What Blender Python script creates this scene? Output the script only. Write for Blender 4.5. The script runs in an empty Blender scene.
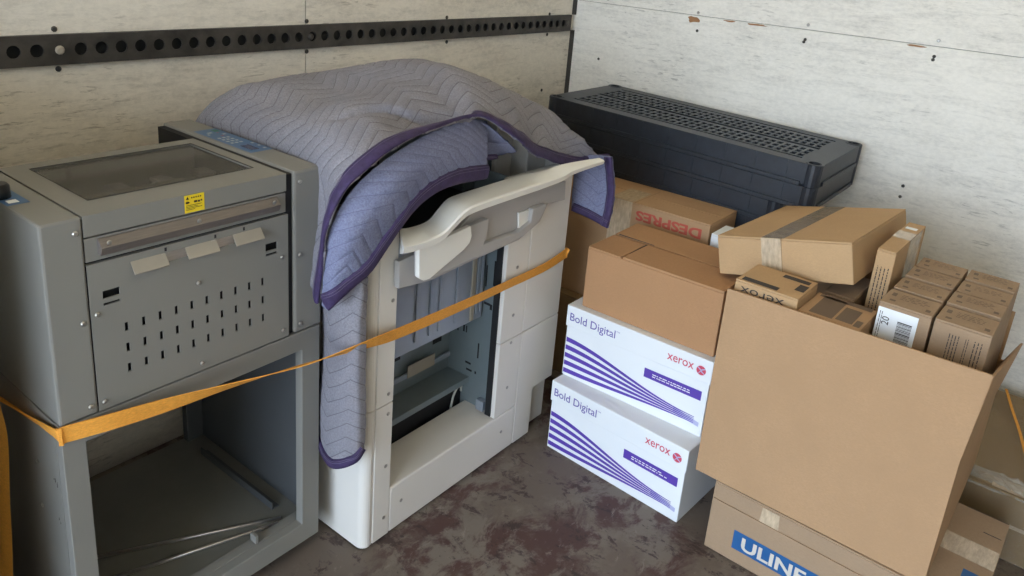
import bpy, bmesh, math, random
from mathutils import Vector, Matrix, noise
random.seed(7)
C = bpy.context.scene.collection
PI = math.pi

# ------------------------------------------------------------------ camera (recovered from the vanishing points)
CX, CY, F = 512.0, 186.78, 781.14
RW = Matrix(((0.6151625648926755, -0.189943603425277, 0.7651773952963365),
             (-0.7844532911243016, -0.24445902798105454, 0.5699761553633711),
             (0.0787911974710133, -0.9508739196951294, -0.29938392749896364)))
EYE = Vector((0, 0, 1.35))
cam = bpy.data.objects.new('camera', bpy.data.cameras.new('camera'))
C.objects.link(cam)
rot = Matrix((RW.col[0], -RW.col[1], -RW.col[2])).transposed()
cam.matrix_world = Matrix.Translation(EYE) @ rot.to_4x4()
cam.data.sensor_width = 36
cam.data.lens = F / 1024 * 36
cam.data.shift_y = -(288 - CY) / 1024
cam.data.clip_start = 0.02
bpy.context.scene.camera = cam

# ------------------------------------------------------------------ light and exposure
sc = bpy.context.scene
sc.view_settings.view_transform = 'Standard'
sc.view_settings.look = 'None'
sc.view_settings.gamma = 1
sc.view_settings.exposure = 1.38
sc.view_settings.use_curve_mapping = False
SKY_COL, SKY_STR = (0.70, 0.85, 1.04, 1), 4.3
world = bpy.data.worlds.new('world'); sc.world = world
world.use_nodes = True
bg = world.node_tree.nodes['Background']
bg.inputs[0].default_value = SKY_COL
bg.inputs[1].default_value = SKY_STR
sun = bpy.data.objects.new('sun', bpy.data.lights.new('sun', 'SUN'))
C.objects.link(sun)
sun.data.energy = 7.0
sun.data.color = (1.0, 0.93, 0.80)
sun.data.angle = math.radians(1)
sun.rotation_euler = (math.radians(24), math.radians(-14), 0)
REAR_X = -2.3
WA, WB, WC, ROOF = 1.75, 2.666, -0.70, 2.25
portal = bpy.data.objects.new('rear_opening_portal', bpy.data.lights.new('rear_opening_portal', 'AREA'))
C.objects.link(portal)
portal.data.shape = 'RECTANGLE'
portal.data.size = WA - WC
portal.data.size_y = ROOF
portal.location = (REAR_X - 0.02, (WA + WC) / 2, ROOF / 2)
portal.rotation_euler = (PI / 2, 0, -PI / 2)
portal.data.cycles.is_portal = True

# ------------------------------------------------------------------ helpers
def ray(p):
    return RW @ Vector((p[0] - CX, p[1] - CY, F))
def on(p, axis, val):
    d = ray(p); t = (val - EYE[axis]) / d[axis]
    return EYE + d * t
def tag(o, label=None, cat=None, group=None, kind=None):
    if label: o['label'] = label
    if cat: o['category'] = cat
    if group: o['group'] = group
    if kind: o['kind'] = kind
    return o
def thing(name, label, cat, loc=(0, 0, 0), rot=None, group=None):
    o = bpy.data.objects.new(name, None); C.objects.link(o)
    M = Matrix.Translation(Vector(loc))
    if rot is not None: M = M @ rot.to_4x4()
    o.matrix_world = M
    o.empty_display_size = 0.05
    return tag(o, label, cat, group)
class MB:
    """collects geometry (thing-local coordinates) and links it as one mesh object"""
    def __init__(s): s.v = []; s.f = []; s.smooth = set()
    def add(s, vs, fs, smooth=False):
        n = len(s.v); s.v += [tuple(v) for v in vs]
        for f in fs:
            if smooth: s.smooth.add(len(s.f))
            s.f.append(tuple(i + n for i in f))
        return s
    def box(s, x0, x1, y0, y1, z0, z1):
        x0, x1 = min(x0, x1), max(x0, x1); y0, y1 = min(y0, y1), max(y0, y1); z0, z1 = min(z0, z1), max(z0, z1)
        return s.add([(x0, y0, z0), (x1, y0, z0), (x1, y1, z0), (x0, y1, z0), (x0, y0, z1), (x1, y0, z1), (x1, y1, z1), (x0, y1, z1)],
                     [(3, 2, 1, 0), (4, 5, 6, 7), (0, 1, 5, 4), (1, 2, 6, 5), (2, 3, 7, 6), (3, 0, 4, 7)])
    def prism(s, poly, axis, a, b):
        """poly: 2-D outline in the two other axes (xyz order), extruded along axis from a to b"""
        def P(q, t):
            l = [q[0], q[1]]; l.insert(axis, t); return tuple(l)
        n = len(poly)
        area = sum(poly[i][0] * poly[(i + 1) % n][1] - poly[(i + 1) % n][0] * poly[i][1] for i in range(n))
        vs = [P(q, a) for q in poly] + [P(q, b) for q in poly]
        fs = [tuple(range(n - 1, -1, -1)), tuple(range(n, 2 * n))] + [(i, (i + 1) % n, (i + 1) % n + n, i + n) for i in range(n)]
        flip = (area < 0) ^ (axis == 1) ^ (b < a)
        if flip: fs = [tuple(reversed(f)) for f in fs]
        return s.add(vs, fs)
    def tube(s, pts, r, n=10, cap=True, flat=1.0, up=None):
        pts = [Vector(p) for p in pts]
        rs = r if isinstance(r, (list, tuple)) else [r] * len(pts)
        rings = []; prev = None
        for i, p in enumerate(pts):
            t = (pts[min(i + 1, len(pts) - 1)] - pts[max(i - 1, 0)]).normalized()
            a = up if up is not None else (prev if prev is not None else (Vector((0, 0, 1)) if abs(t.z) < .9 else Vector((1, 0, 0))))
            e1 = (a - t * a.dot(t)).normalized(); e2 = t.cross(e1); prev = e1
            rings.append([p + e1 * math.cos(2 * PI * k / n) * rs[i] + e2 * math.sin(2 * PI * k / n) * rs[i] * flat for k in range(n)])
        vs = [v for g in rings for v in g]; fs = []
        for i in range(len(pts) - 1):
            for k in range(n):
                fs.append((i * n + k, i * n + (k + 1) % n, (i + 1) * n + (k + 1) % n, (i + 1) * n + k))
        s.add(vs, fs, True)
        if cap:
            m = len(s.v) - len(vs)
            s.f.append(tuple(m + k for k in range(n - 1, -1, -1))); s.f.append(tuple(m + len(vs) - n + k for k in range(n)))
        return s
    def xf(s, M):
        s.v = [tuple(M @ Vector(v)) for v in s.v]; return s
    def build(s, name, mat, parent=None, bevel=0, seg=2, label=None, kind=None, org=None):
        me = bpy.data.meshes.new(name)
        if org is not None:
            o3 = Vector(org); s.v = [tuple(Vector(v) - o3) for v in s.v]
        me.from_pydata(s.v, [], s.f)
        for i in s.smooth: me.polygons[i].use_smooth = True
        if bevel:
            bm = bmesh.new(); bm.from_mesh(me)
            bmesh.ops.remove_doubles(bm, verts=bm.verts, dist=1e-6)
            ed = [e for e in bm.edges if len(e.link_faces) == 2 and e.calc_face_angle(0) > 0.5]
            bmesh.ops.bevel(bm, geom=ed, offset=bevel, segments=seg, profile=0.5, affect='EDGES', clamp_overlap=True)
            bm.to_mesh(me); bm.free()
            for p in me.polygons: p.use_smooth = False
        me.update()
        o = bpy.data.objects.new(name, me); C.objects.link(o)
        o.data.materials.append(mat)
        if parent is not None: o.parent = parent
        if label: o['label'] = label
        if kind: o['kind'] = kind
        return o
def bx(name, mat, parent, x0, x1, y0, y1, z0, z1, bevel=0.0, org=None, **k):
    return MB().box(x0, x1, y0, y1, z0, z1).build(name, mat, parent, bevel=bevel, org=org, **k)
def copy_tree(o, parent=None):
    c = o.copy(); C.objects.link(c)
    if parent is not None: c.parent = parent
    for ch in o.children: copy_tree(ch, c)
    return c
def plate(mb, axis, lvl, thick, u0, u1, v0, v1, holes):
    """flat plate normal to axis with rectangular holes (ua,ub,va,vb); front face at lvl, back at lvl+thick"""
    us = sorted(set([u0, u1] + [round(h[0], 5) for h in holes] + [round(h[1], 5) for h in holes]))
    vs = sorted(set([v0, v1] + [round(h[2], 5) for h in holes] + [round(h[3], 5) for h in holes]))
    solid = {}
    for i in range(len(us) - 1):
        for j in range(len(vs) - 1):
            cu, cv = (us[i] + us[i + 1]) / 2, (vs[j] + vs[j + 1]) / 2
            solid[i, j] = not any(h[0] - 1e-6 < cu < h[1] + 1e-6 and h[2] - 1e-6 < cv < h[3] + 1e-6 for h in holes)
    def P(u, v, t):
        l = [u, v]; l.insert(axis, t); return tuple(l)
    idx = {}; V = []; Fc = []
    def vid(i, j, s):
        if (i, j, s) not in idx:
            idx[i, j, s] = len(V); V.append(P(us[i], vs[j], lvl + thick * s))
        return idx[i, j, s]
    for (i, j), ok in solid.items():
        if not ok: continue
        a = [(i, j), (i + 1, j), (i + 1, j + 1), (i, j + 1)]
        Fc.append(tuple(vid(*q, 0) for q in a)); Fc.append(tuple(vid(*q, 1) for q in reversed(a)))
        for (di, dj), (p, q) in {(0, -1): (a[0], a[1]), (1, 0): (a[1], a[2]), (0, 1): (a[2], a[3]), (-1, 0): (a[3], a[0])}.items():
            if not solid.get((i + di, j + dj), False):
                Fc.append((vid(*p, 0), vid(*p, 1), vid(*q, 1), vid(*q, 0)))
    mb.add(V, Fc)
    return mb
def cr(p0, p1, p2, p3, u):
    return (p1 * 2 + (p2 - p0) * u + (p0 * 2 - p1 * 5 + p2 * 4 - p3) * u * u + (p1 * 3 - p2 * 3 + p3 - p0) * u ** 3) * .5
def cr_line(ps, n):
    ps = [Vector(p) for p in ps]; out = []
    m = len(ps) - 1
    for k in range(n + 1):
        t = k / n * m; i = min(int(t), m - 1); u = t - i
        p0 = ps[i - 1] if i > 0 else ps[0] * 2 - ps[1]
        p3 = ps[i + 2] if i + 2 <= m else ps[m] * 2 - ps[m - 1]
        out.append(cr(p0, ps[i], ps[i + 1], p3, u))
    return out
def cr_patch(grid, nu, nv):
    """grid[row][col] control points -> (nv+1) x (nu+1) points"""
    rows = [cr_line(r, nu) for r in grid]
    cols = [cr_line([r[i] for r in rows], nv) for i in range(nu + 1)]
    return [[cols[i][j] for i in range(nu + 1)] for j in range(nv + 1)]
def text_mesh(body, size, extrude=0.0, bold=0.0):
    cu = bpy.data.curves.new('text', 'FONT'); cu.body = body; cu.size = size; cu.extrude = extrude; cu.offset = bold; cu.resolution_u = 3
    o = bpy.data.objects.new('text', cu); C.objects.link(o)
    dg = bpy.context.evaluated_depsgraph_get()
    me = bpy.data.meshes.new_from_object(o.evaluated_get(dg))
    bpy.data.objects.remove(o); bpy.data.curves.remove(cu)
    return me
def lettering(body, parent, mat, o, eu, ev, width=None, height=None, bold=0.0, name='lettering', label=None):
    """flat print: o = lower-left corner, eu = reading direction, ev = up (local to parent); scaled to width / cap height"""
    me = text_mesh(body, 1.0, 0, bold)
    xs = [v.co.x for v in me.vertices]; ys = [v.co.y for v in me.vertices]
    sx = sy = None
    if height: sy = height / (max(ys) - min(ys))
    if width: sx = width / (max(xs) - min(xs))
    sx = sx or sy; sy = sy or sx
    eu = Vector(eu).normalized(); ev = Vector(ev).normalized(); o = Vector(o); nn = eu.cross(ev)
    x0, y0 = min(xs), min(ys)
    for v in me.vertices:
        v.co = o + eu * ((v.co.x - x0) * sx) + ev * ((v.co.y - y0) * sy) + nn * 0.0007
    me.name = name
    me.materials.clear(); me.materials.append(mat)
    ob = bpy.data.objects.new(name, me); C.objects.link(ob); ob.parent = parent
    if label: ob['label'] = label
    return ob
def decal(name, parent, mat, o, eu, ev, quads, lift=0.0006, label=None):
    """flat printed shapes given as (u,v) polygons on a face"""
    eu = Vector(eu).normalized(); ev = Vector(ev).normalized(); o = Vector(o); nn = eu.cross(ev)
    m = MB()
    for q in quads:
        m.add([o + eu * a + ev * b + nn * lift for a, b in q], [tuple(range(len(q)))])
    return m.build(name, mat, parent, label=label)
def rect(a, b, c, d): return [(a, c), (b, c), (b, d), (a, d)]
def scribble(parent, mat, o, eu, ev, w, h, rows, name='print_lines', vertical=False, seed=0):
    """small illegible print: broken dashes in rows"""
    R = random.Random(seed); q = []
    if vertical:
        for i in range(rows):
            u = w * (i + .2) / rows; t = 0
            while t < h:
                l = R.uniform(.003, .012); q.append(rect(u, u + w / rows * .30, t, min(t + l, h))); t += l + R.uniform(.001, .0025)
    else:
        for i in range(rows):
            v = h * (i + .2) / rows; t = 0; e = w * R.uniform(.7, 1)
            while t < e:
                l = R.uniform(.003, .012); q.append(rect(t, min(t + l, e), v, v + h / rows * .42)); t += l + R.uniform(.0015, .004)
    return decal(name, parent, mat, o, eu, ev, q)

# ------------------------------------------------------------------ materials
def mat(name, col, rough=.6, metal=0.0, nscale=0, namt=0.0, bump=0.0, bscale=200, spec=0.5, stretch=(1, 1, 1), col2=None):
    m = bpy.data.materials.new(name); m.use_nodes = True
    nt = m.node_tree; b = nt.nodes['Principled BSDF']
    b.inputs['Base Color'].default_value = (*col, 1); b.inputs['Roughness'].default_value = rough; b.inputs['Metallic'].default_value = metal
    b.inputs['Specular IOR Level'].default_value = spec
    if nscale or bump:
        tc = nt.nodes.new('ShaderNodeTexCoord'); mp = nt.nodes.new('ShaderNodeMapping'); mp.inputs['Scale'].default_value = stretch
        nt.links.new(tc.outputs['Object'], mp.inputs['Vector'])
    if nscale:
        n = nt.nodes.new('ShaderNodeTexNoise'); n.inputs['Scale'].default_value = nscale; n.inputs['Detail'].default_value = 6; n.inputs['Roughness'].default_value = .65
        nt.links.new(mp.outputs[0], n.inputs['Vector'])
        r = nt.nodes.new('ShaderNodeValToRGB'); r.color_ramp.elements[0].position = .3; r.color_ramp.elements[1].position = .7
        c2 = col2 or tuple(min(1, c * (1 + namt)) for c in col)
        r.color_ramp.elements[0].color = (*[c * (1 - namt) for c in col], 1) if col2 is None else (*col, 1)
        r.color_ramp.elements[1].color = (*c2, 1)
        nt.links.new(n.outputs['Fac'], r.inputs['Fac']); nt.links.new(r.outputs['Color'], b.inputs['Base Color'])
    if bump:
        n2 = nt.nodes.new('ShaderNodeTexNoise'); n2.inputs['Scale'].default_value = bscale; n2.inputs['Detail'].default_value = 3
        nt.links.new(mp.outputs[0], n2.inputs['Vector'])
        bp = nt.nodes.new('ShaderNodeBump'); bp.inputs['Strength'].default_value = bump; bp.inputs['Distance'].default_value = .002
        nt.links.new(n2.outputs['Fac'], bp.inputs['Height']); nt.links.new(bp.outputs[0], b.inputs['Normal'])
    return m
class NT:
    def __init__(s, name):
        s.m = bpy.data.materials.new(name); s.m.use_nodes = True; s.t = s.m.node_tree; s.b = s.t.nodes['Principled BSDF']
        s.tc = s.t.nodes.new('ShaderNodeTexCoord')
    def n(s, kind, **kw):
        o = s.t.nodes.new('ShaderNode' + kind)
        for k, v in kw.items(): setattr(o, k, v)
        return o
    def l(s, a, b): s.t.links.new(a, b)
    def noise(s, scale, stretch=(1, 1, 1), detail=6, rough=.6, dist=0.0, loc=(0, 0, 0)):
        mp = s.n('Mapping'); mp.inputs['Scale'].default_value = stretch; mp.inputs['Location'].default_value = loc; s.l(s.tc.outputs['Object'], mp.inputs['Vector'])
        o = s.n('TexNoise'); o.inputs['Scale'].default_value = scale; o.inputs['Detail'].default_value = detail; o.inputs['Roughness'].default_value = rough; o.inputs['Distortion'].default_value = dist
        s.l(mp.outputs[0], o.inputs['Vector']); return o.outputs['Fac']
    def ramp(s, fac, stops, interp='LINEAR'):
        r = s.n('ValToRGB'); r.color_ramp.interpolation = interp
        e = r.color_ramp.elements
        while len(e) < len(stops): e.new(.5)
        for i, (p, c) in enumerate(stops):
            e[i].position = p; e[i].color = (*c, 1) if not isinstance(c, (int, float)) else (c, c, c, 1)
        s.l(fac, r.inputs['Fac']); return r.outputs['Color']
    def mix(s, fac, a, b, mode='MIX'):
        o = s.n('Mix', data_type='RGBA', blend_type=mode)
        for sock, v in ((o.inputs[0], fac), (o.inputs[6], a), (o.inputs[7], b)):
            if isinstance(v, (int, float)): sock.default_value = v
            elif isinstance(v, tuple): sock.default_value = (*v, 1)
            else: s.l(v, sock)
        return o.outputs[2]
    def bump(s, h, st=.3, d=.003):
        o = s.n('Bump'); o.inputs['Strength'].default_value = st; o.inputs['Distance'].default_value = d
        s.l(h, o.inputs['Height']); s.l(o.outputs[0], s.b.inputs['Normal'])
    def col(s, c): s.l(c, s.b.inputs['Base Color'])

def wall_material(name, axis, base, worn, dark, seed):
    """weathered white paint over plywood, grain running along axis"""
    k = NT(name)
    def stt(al, z):
        l = [al, al, al]; l[1 - axis] = z; l[2] = z; return tuple(l)
    big = k.ramp(k.noise(1.0, stt(2.2, 4.0), loc=(seed, seed, 0), detail=4), [(.38, 0.0), (.66, 1.0)])
    c = k.mix(big, base, worn)
    g = k.ramp(k.noise(1.0, stt(5.0, 34.0), 8, .75, .4, (seed, 0, seed)), [(.48, 0.0), (.72, .8)])
    c = k.mix(g, c, tuple(x * .72 for x in worn))
    g2 = k.ramp(k.noise(1.0, stt(60.0, 110.0), 5, .7, .2, (3, seed, seed)), [(.40, .35), (.60, 0.0)])
    c = k.mix(g2, c, tuple(min(1, x * 1.18) for x in base))
    f = k.ramp(k.noise(1.0, stt(17.0, 105.0), 6, .72, .5, (0, seed, 0)), [(.565, 0.0), (.64, 1.0)])
    msk = k.ramp(k.noise(3.4, detail=5, rough=.65, loc=(seed * 2, 1, 3)), [(.44, 0.0), (.62, 1.0)])
    fm = k.mix(1.0, f, msk, 'MULTIPLY')
    sc_ = k.n('Math', operation='MULTIPLY'); k.l(fm, sc_.inputs[0]); sc_.inputs[1].default_value = .62
    c = k.mix(sc_.outputs[0], c, dark)
    st2 = stt(17.0, 105.0)
    k.col(c); k.b.inputs['Roughness'].default_value = .75
    k.bump(k.noise(1.0, tuple(st2), 6, .7), .25, .002)
    return k.m
M = {}
M['wall_left'] = wall_material('wall_left_paint', 0, (.76, .705, .615), (.62, .57, .49), (.22, .18, .14), 1.0)
M['wall_front'] = wall_material('wall_front_paint', 1, (.84, .81, .745), (.74, .715, .655), (.32, .30, .27), 4.0)
M['wall_plain'] = mat('wall_plain_paint', (.58, .55, .48), .75, nscale=6, namt=.12)
def floor_material():
    k = NT('worn_floor')
    a = k.ramp(k.noise(6.5, (1, 1.3, 1), 10, .72, .35), [(.455, 0.0), (.535, 1.0)])
    c = k.mix(a, (.075, .037, .032), (.175, .147, .122))
    b = k.ramp(k.noise(3.0, detail=8, rough=.7, loc=(3, 1, 0)), [(.46, 0.0), (.56, 1.0)])
    c = k.mix(b, c, (.135, .105, .083))
    d = k.ramp(k.noise(11, (1.6, 1, 1), 10, .78, .4, (5, 2, 0)), [(.545, 0.0), (.60, .92)])
    c = k.mix(d, c, (.042, .024, .022))
    w = k.ramp(k.noise(12, (1, 1.8, 1), 10, .8, .5, (1, 7, 0)), [(.585, 0.0), (.66, .75)])
    c = k.mix(w, c, (.26, .225, .19))
    k.col(c); k.b.inputs['Roughness'].default_value = .62
    k.bump(k.noise(22, detail=8), .35, .004)
    return k.m
M['floor'] = floor_material()
def roof_material():
    k = NT('translucent_roof')
    k.t.nodes.remove(k.b)
    tr = k.n('BsdfTranslucent'); tr.inputs[0].default_value = (.46, .405, .315, 1)
    df = k.n('BsdfDiffuse'); df.inputs[0].default_value = (.55, .52, .45, 1)
    mx = k.n('MixShader'); mx.inputs[0].default_value = .42
    k.l(df.outputs[0], mx.inputs[1]); k.l(tr.outputs[0], mx.inputs[2])
    k.l(mx.outputs[0], k.t.nodes['Material Output'].inputs[0])
    return k.m
M['roof'] = roof_material()
M['ground'] = mat('concrete_ground', (.34, .33, .31), .9, nscale=2, namt=.1)
M['rail'] = mat('dark_steel_rail', (.050, .044, .038), .55, .2, nscale=14, namt=.5, bump=.2, bscale=90)
M['rail_hole'] = mat('rail_backing', (.006, .006, .006), .9)
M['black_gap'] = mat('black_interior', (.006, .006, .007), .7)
M['trim_dark'] = mat('dark_corner_trim', (.05, .045, .04), .7, nscale=20, namt=.3)
M['wood_raw'] = mat('bare_wood', (.34, .17, .075), .8, nscale=60, namt=.3, stretch=(1, .2, 1))
M['grey'] = mat('grey_painted_steel', (.218, .211, .192), .50, nscale=3, namt=.03, bump=.06, bscale=700)
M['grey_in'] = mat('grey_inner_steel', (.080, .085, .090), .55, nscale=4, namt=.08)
M['tray'] = mat('olive_grey_tray', (.17, .167, .148), .6, nscale=5, namt=.12)
M['glass_dark'] = None
M['bar'] = mat('dull_steel_bar', (.20, .175, .16), .4, .5, nscale=30, namt=.12, stretch=(1, 10, 10))
M['steel'] = mat('brushed_steel', (.55, .52, .50), .3, .85, nscale=30, namt=.12, stretch=(1, 10, 10))
M['tab'] = mat('beige_metal_tab', (.36, .32, .26), .5, .1, nscale=10, namt=.06)
M['screw'] = mat('screw_steel', (.45, .43, .40), .35, .9)
M['yellow'] = mat('yellow_sticker', (.80, .60, .02), .5)
M['blue_panel'] = mat('blue_control_panel', (.050, .125, .27), .4)
M['button'] = mat('pale_button', (.42, .45, .48), .5)
M['button_g'] = mat('green_button', (.03, .16, .12), .5)
M['button_r'] = mat('red_button', (.26, .10, .16), .5)
M['lcd'] = mat('dark_screen', (.02, .03, .08), .25)
M['black_plastic'] = mat('black_plastic_knob', (.012, .012, .013), .4)
M['white'] = mat('offwhite_plastic', (.70, .665, .615), .42, nscale=3, namt=.02)
M['white_lid'] = mat('offwhite_lid', (.80, .78, .73), .38)
M['putty'] = mat('putty_grey_plastic', (.41, .39, .375), .45)
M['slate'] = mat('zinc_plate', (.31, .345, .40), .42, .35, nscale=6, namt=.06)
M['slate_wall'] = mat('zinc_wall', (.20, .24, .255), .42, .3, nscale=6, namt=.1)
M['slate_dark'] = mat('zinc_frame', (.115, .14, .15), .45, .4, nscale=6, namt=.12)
M['cable'] = mat('pale_cable', (.5, .5, .46), .5)
M['shelf'] = mat('black_shelf_plastic', (.014, .018, .026), .42, nscale=40, namt=.3, bump=.1, bscale=300)
def cardboard(name, col, am=.07):
    k = NT(name)
    a = k.ramp(k.noise(9, detail=5), [(.3, 0.0), (.7, 1.0)])
    c = k.mix(a, tuple(x * (1 - am) for x in col), tuple(x * (1 + am) for x in col))
    b = k.ramp(k.noise(170, (1, 1, 3), 3, .8), [(.35, 0.0), (.68, 1.0)])
    c = k.mix(b, tuple(x * .9 for x in col), c)
    k.col(c); k.b.inputs['Roughness'].default_value = .82; k.b.inputs['Specular IOR Level'].default_value = .25
    k.bump(k.noise(26, (1, 1, .4), 4), .12, .004)
    return k.m
M['card'] = cardboard('kraft_cardboard', (.445, .275, .150))
M['card_b'] = cardboard('reddish_cardboard', (.435, .238, .118))
M['card_l'] = cardboard('light_cardboard', (.51, .33, .175))
M['card_g'] = cardboard('greyish_cardboard', (.365, .250, .158))
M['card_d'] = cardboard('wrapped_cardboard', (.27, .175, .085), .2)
M['card_edge'] = mat('cardboard_edge', (.30, .19, .10), .9)
M['tape'] = mat('clear_brown_tape', (.53, .41, .28), .12, nscale=40, namt=.22, spec=.8, stretch=(1, 3, 1), bump=.5, bscale=70)
M['tape_print'] = mat('printed_tape', (.27, .21, .145), .22, nscale=45, namt=.40, spec=.7, stretch=(3, 1, 1), bump=.3, bscale=80)
M['ink'] = mat('dark_print', (.05, .04, .035), .8)
M['ink_soft'] = mat('faded_print', (.155, .105, .07), .8)
M['ink_red'] = mat('red_print', (.46, .085, .055), .8)
M['paper_w'] = mat('white_coated_card', (.78, .80, .82), .5, nscale=6, namt=.015)
M['lid_w'] = mat('white_coated_lid', (.78, .80, .82), .5, nscale=5, namt=.015)
M['purple'] = mat('purple_print', (.095, .045, .36), .5)
M['purple_t'] = mat('violet_lettering', (.15, .12, .38), .5)
M['lavender'] = mat('lavender_print', (.45, .46, .68), .5)
M['xred'] = mat('crimson_print', (.58, .06, .11), .5)
M['wprint'] = mat('white_print', (.85, .85, .85), .6)
M['label_w'] = mat('white_label', (.82, .84, .86), .5)
M['ublue'] = mat('blue_print', (.012, .095, .27), .55)
M['film'] = None
M['uletter'] = mat('pale_letters', (.60, .55, .48), .7)
M['strap'] = mat('orange_webbing', (.80, .345, .045), .75, nscale=160, namt=.16, stretch=(1, 1, 3), bump=.6, bscale=420)
M['binding'] = mat('purple_binding', (.040, .024, .082), .75, nscale=60, namt=.3, bump=.5, bscale=160)
M['thread'] = mat('pale_thread', (.15, .13, .20), .8)
def glass_mat():
    k = NT('smoked_window')
    k.b.inputs['Base Color'].default_value = (.17, .162, .145, 1); k.b.inputs['Roughness'].default_value = .10
    k.b.inputs['Alpha'].default_value = .50; k.b.inputs['Specular IOR Level'].default_value = .8
    return k.m
M['glass_dark'] = glass_mat()
def film_mat():
    k = NT('stretch_film')
    k.b.inputs['Base Color'].default_value = (.42, .34, .22, 1); k.b.inputs['Roughness'].default_value = .16
    k.b.inputs['Alpha'].default_value = .22; k.b.inputs['Specular IOR Level'].default_value = .9
    k.bump(k.noise(30, (1, .25, 1), 5, .7), 1.0, .012)
    return k.m
M['film'] = film_mat()
M['film_bright'] = film_mat()
M['film_bright'].node_tree.nodes['Principled BSDF'].inputs['Base Color'].default_value = (.62, .58, .50, 1)
M['film_bright'].node_tree.nodes['Principled BSDF'].inputs['Alpha'].default_value = .42
M['film_bright'].node_tree.nodes['Principled BSDF'].inputs['Roughness'].default_value = .08
def quilt_mat(name, c1, c2, line):
    k = NT(name)
    at = k.n('Attribute'); at.attribute_name = 'quilt'
    fr = k.n('Math', operation='FRACT'); k.l(at.outputs['Fac'], fr.inputs[0])
    su = k.n('Math', operation='SUBTRACT'); k.l(fr.outputs[0], su.inputs[0]); su.inputs[1].default_value = .5
    ab = k.n('Math', operation='ABSOLUTE'); k.l(su.outputs[0], ab.inputs[0])
    ln = k.ramp(ab.outputs[0], [(.458, 0.0), (.488, .95)])
    a = k.ramp(k.noise(7, detail=5), [(.35, 0.0), (.68, 1.0)])
    c = k.mix(a, c1, c2)
    f = k.ramp(k.noise(260, detail=3, rough=.8), [(.35, 0.0), (.65, 1.0)])
    c = k.mix(f, tuple(x * .8 for x in c1), c)
    c = k.mix(ln, c, line)
    k.col(c); k.b.inputs['Roughness'].default_value = .95; k.b.inputs['Specular IOR Level'].default_value = .1
    k.bump(k.noise(230, detail=4, rough=.8), .5, .003)
    return k.m
M['quilt'] = quilt_mat('quilted_grey_lilac', (.255, .247, .283), (.33, .318, .352), (.125, .118, .14))
M['quilt_blue'] = quilt_mat('quilted_blue_lining', (.20, .215, .335), (.265, .285, .42), (.145, .15, .25))

# ------------------------------------------------------------------ the truck box
T = .04
def struct(o): return tag(o, kind='structure')
struct(bx('floor', M['floor'], None, REAR_X, WB + T, WC - T, WA + T, -.05, 0))
struct(bx('ceiling', M['roof'], None, REAR_X, WB + T, WC - T, WA + T, ROOF, ROOF + .004))
wl = struct(bx('wall_left', M['trim_dark'], None, REAR_X, WB + T, WA + .012, WA + T, 0, ROOF))
SX = 1.357; G = .0019
xs = [REAR_X, SX - 2.44, SX - 1.22, SX, WB - .001]
for a, b in zip(xs[:-1], xs[1:]):
    bx('panel', M['wall_left'], wl, a + G, b - G, WA, WA + .012, 0.001, ROOF - .001)
wf = struct(bx('wall_front', M['trim_dark'], None, WB + .012, WB + T, WC - T, WA + .011, 0, ROOF))
SZ = 1.148
bx('panel', M['wall_front'], wf, WB, WB + .012, WC, WA + .010, 0.001, SZ - .0009)
bx('panel', M['wall_front'], wf, WB, WB + .012, WC, WA + .010, SZ + .0009, ROOF - .001)
struct(bx('wall_right', M['wall_plain'], None, REAR_X, WB - .001, WC - T, WC, 0, ROOF))
tr = struct(MB().prism([(WB - .016, WA - .001), (WB - .001, WA - .001), (WB - .001, WA - .012)], 2, .001, 1.030).build('trim_1', M['trim_dark']))
struct(MB().prism([(WB - .016, WA - .001), (WB - .001, WA - .001), (WB - .001, WA - .012)], 2, 1.0905, ROOF - .002).build('trim_2', M['trim_dark']))
gr = struct(bx('ground', M['ground'], None, -40, REAR_X - .3, -25, 25, -1.05, -1.0))
def dot(parent, name, p, axis, r, mt, depth=.003):
    """a screw or bolt head standing on a wall"""
    m = MB(); n = 10
    prof = [(r, 0), (r, -depth * .5), (r * .6, -depth)]
    vs = []
    for rr, d in prof:
        for k in range(n):
            a = 2 * PI * k / n; l = [rr * math.cos(a), rr * math.sin(a)]; l.insert(axis, d); vs.append(Vector(p) + Vector(l))
    fs = []
    for i in range(2):
        for k in range(n): fs.append((i * n + k, i * n + (k + 1) % n, (i + 1) * n + (k + 1) % n, (i + 1) * n + k))
    fs.append(tuple(2 * n + k for k in range(n)))
    m.add(vs, fs)
    return m.build(name, mt, parent)
for x, z in [(.718, 1.101), (.719, 1.018), (1.36, 1.0995), (1.36, 1.018), (1.919, 1.0965), (1.924, 1.017), (2.497, 1.0955), (2.493, 1.018), (2.49, .802)]:
    dot(wl, 'screw_head', (x, WA, z), 1, .0062, M['rail'])
for y, z in [(.439, 1.166), (.441, 1.118), (.442, 1.108), (.83, 1.164), (.831, 1.116), (.834, 1.108), (1.222, 1.158), (1.216, 1.095), (1.613, .934), (.441, .707), (.442, .671), (1.6, 1.165), (.05, .93)]:
    dot(wf, 'screw_head', (WB, y, z), 0, .0052, M['screw'] if z > 1.15 else M['rail'])
def chip(y, z, w, h, seed):
    R = random.Random(seed); pts = []
    n = 12
    for k in range(n):
        a = 2 * PI * k / n; s = R.uniform(.6, 1.15)
        pts.append((WB - .0012, y + math.cos(a) * w * s, min(z + math.sin(a) * h * s, 1.1468)))
    MB().add(pts, [tuple(range(n))]).build('paint_chip', M['wood_raw'], wf)
chip(1.235, 1.132, .026, .013, 1); chip(1.10, 1.143, .022, .0035, 2); chip(1.0, 1.1425, .045, .0035, 3); chip(.50, 1.1425, .032, .0038, 4)

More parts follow.
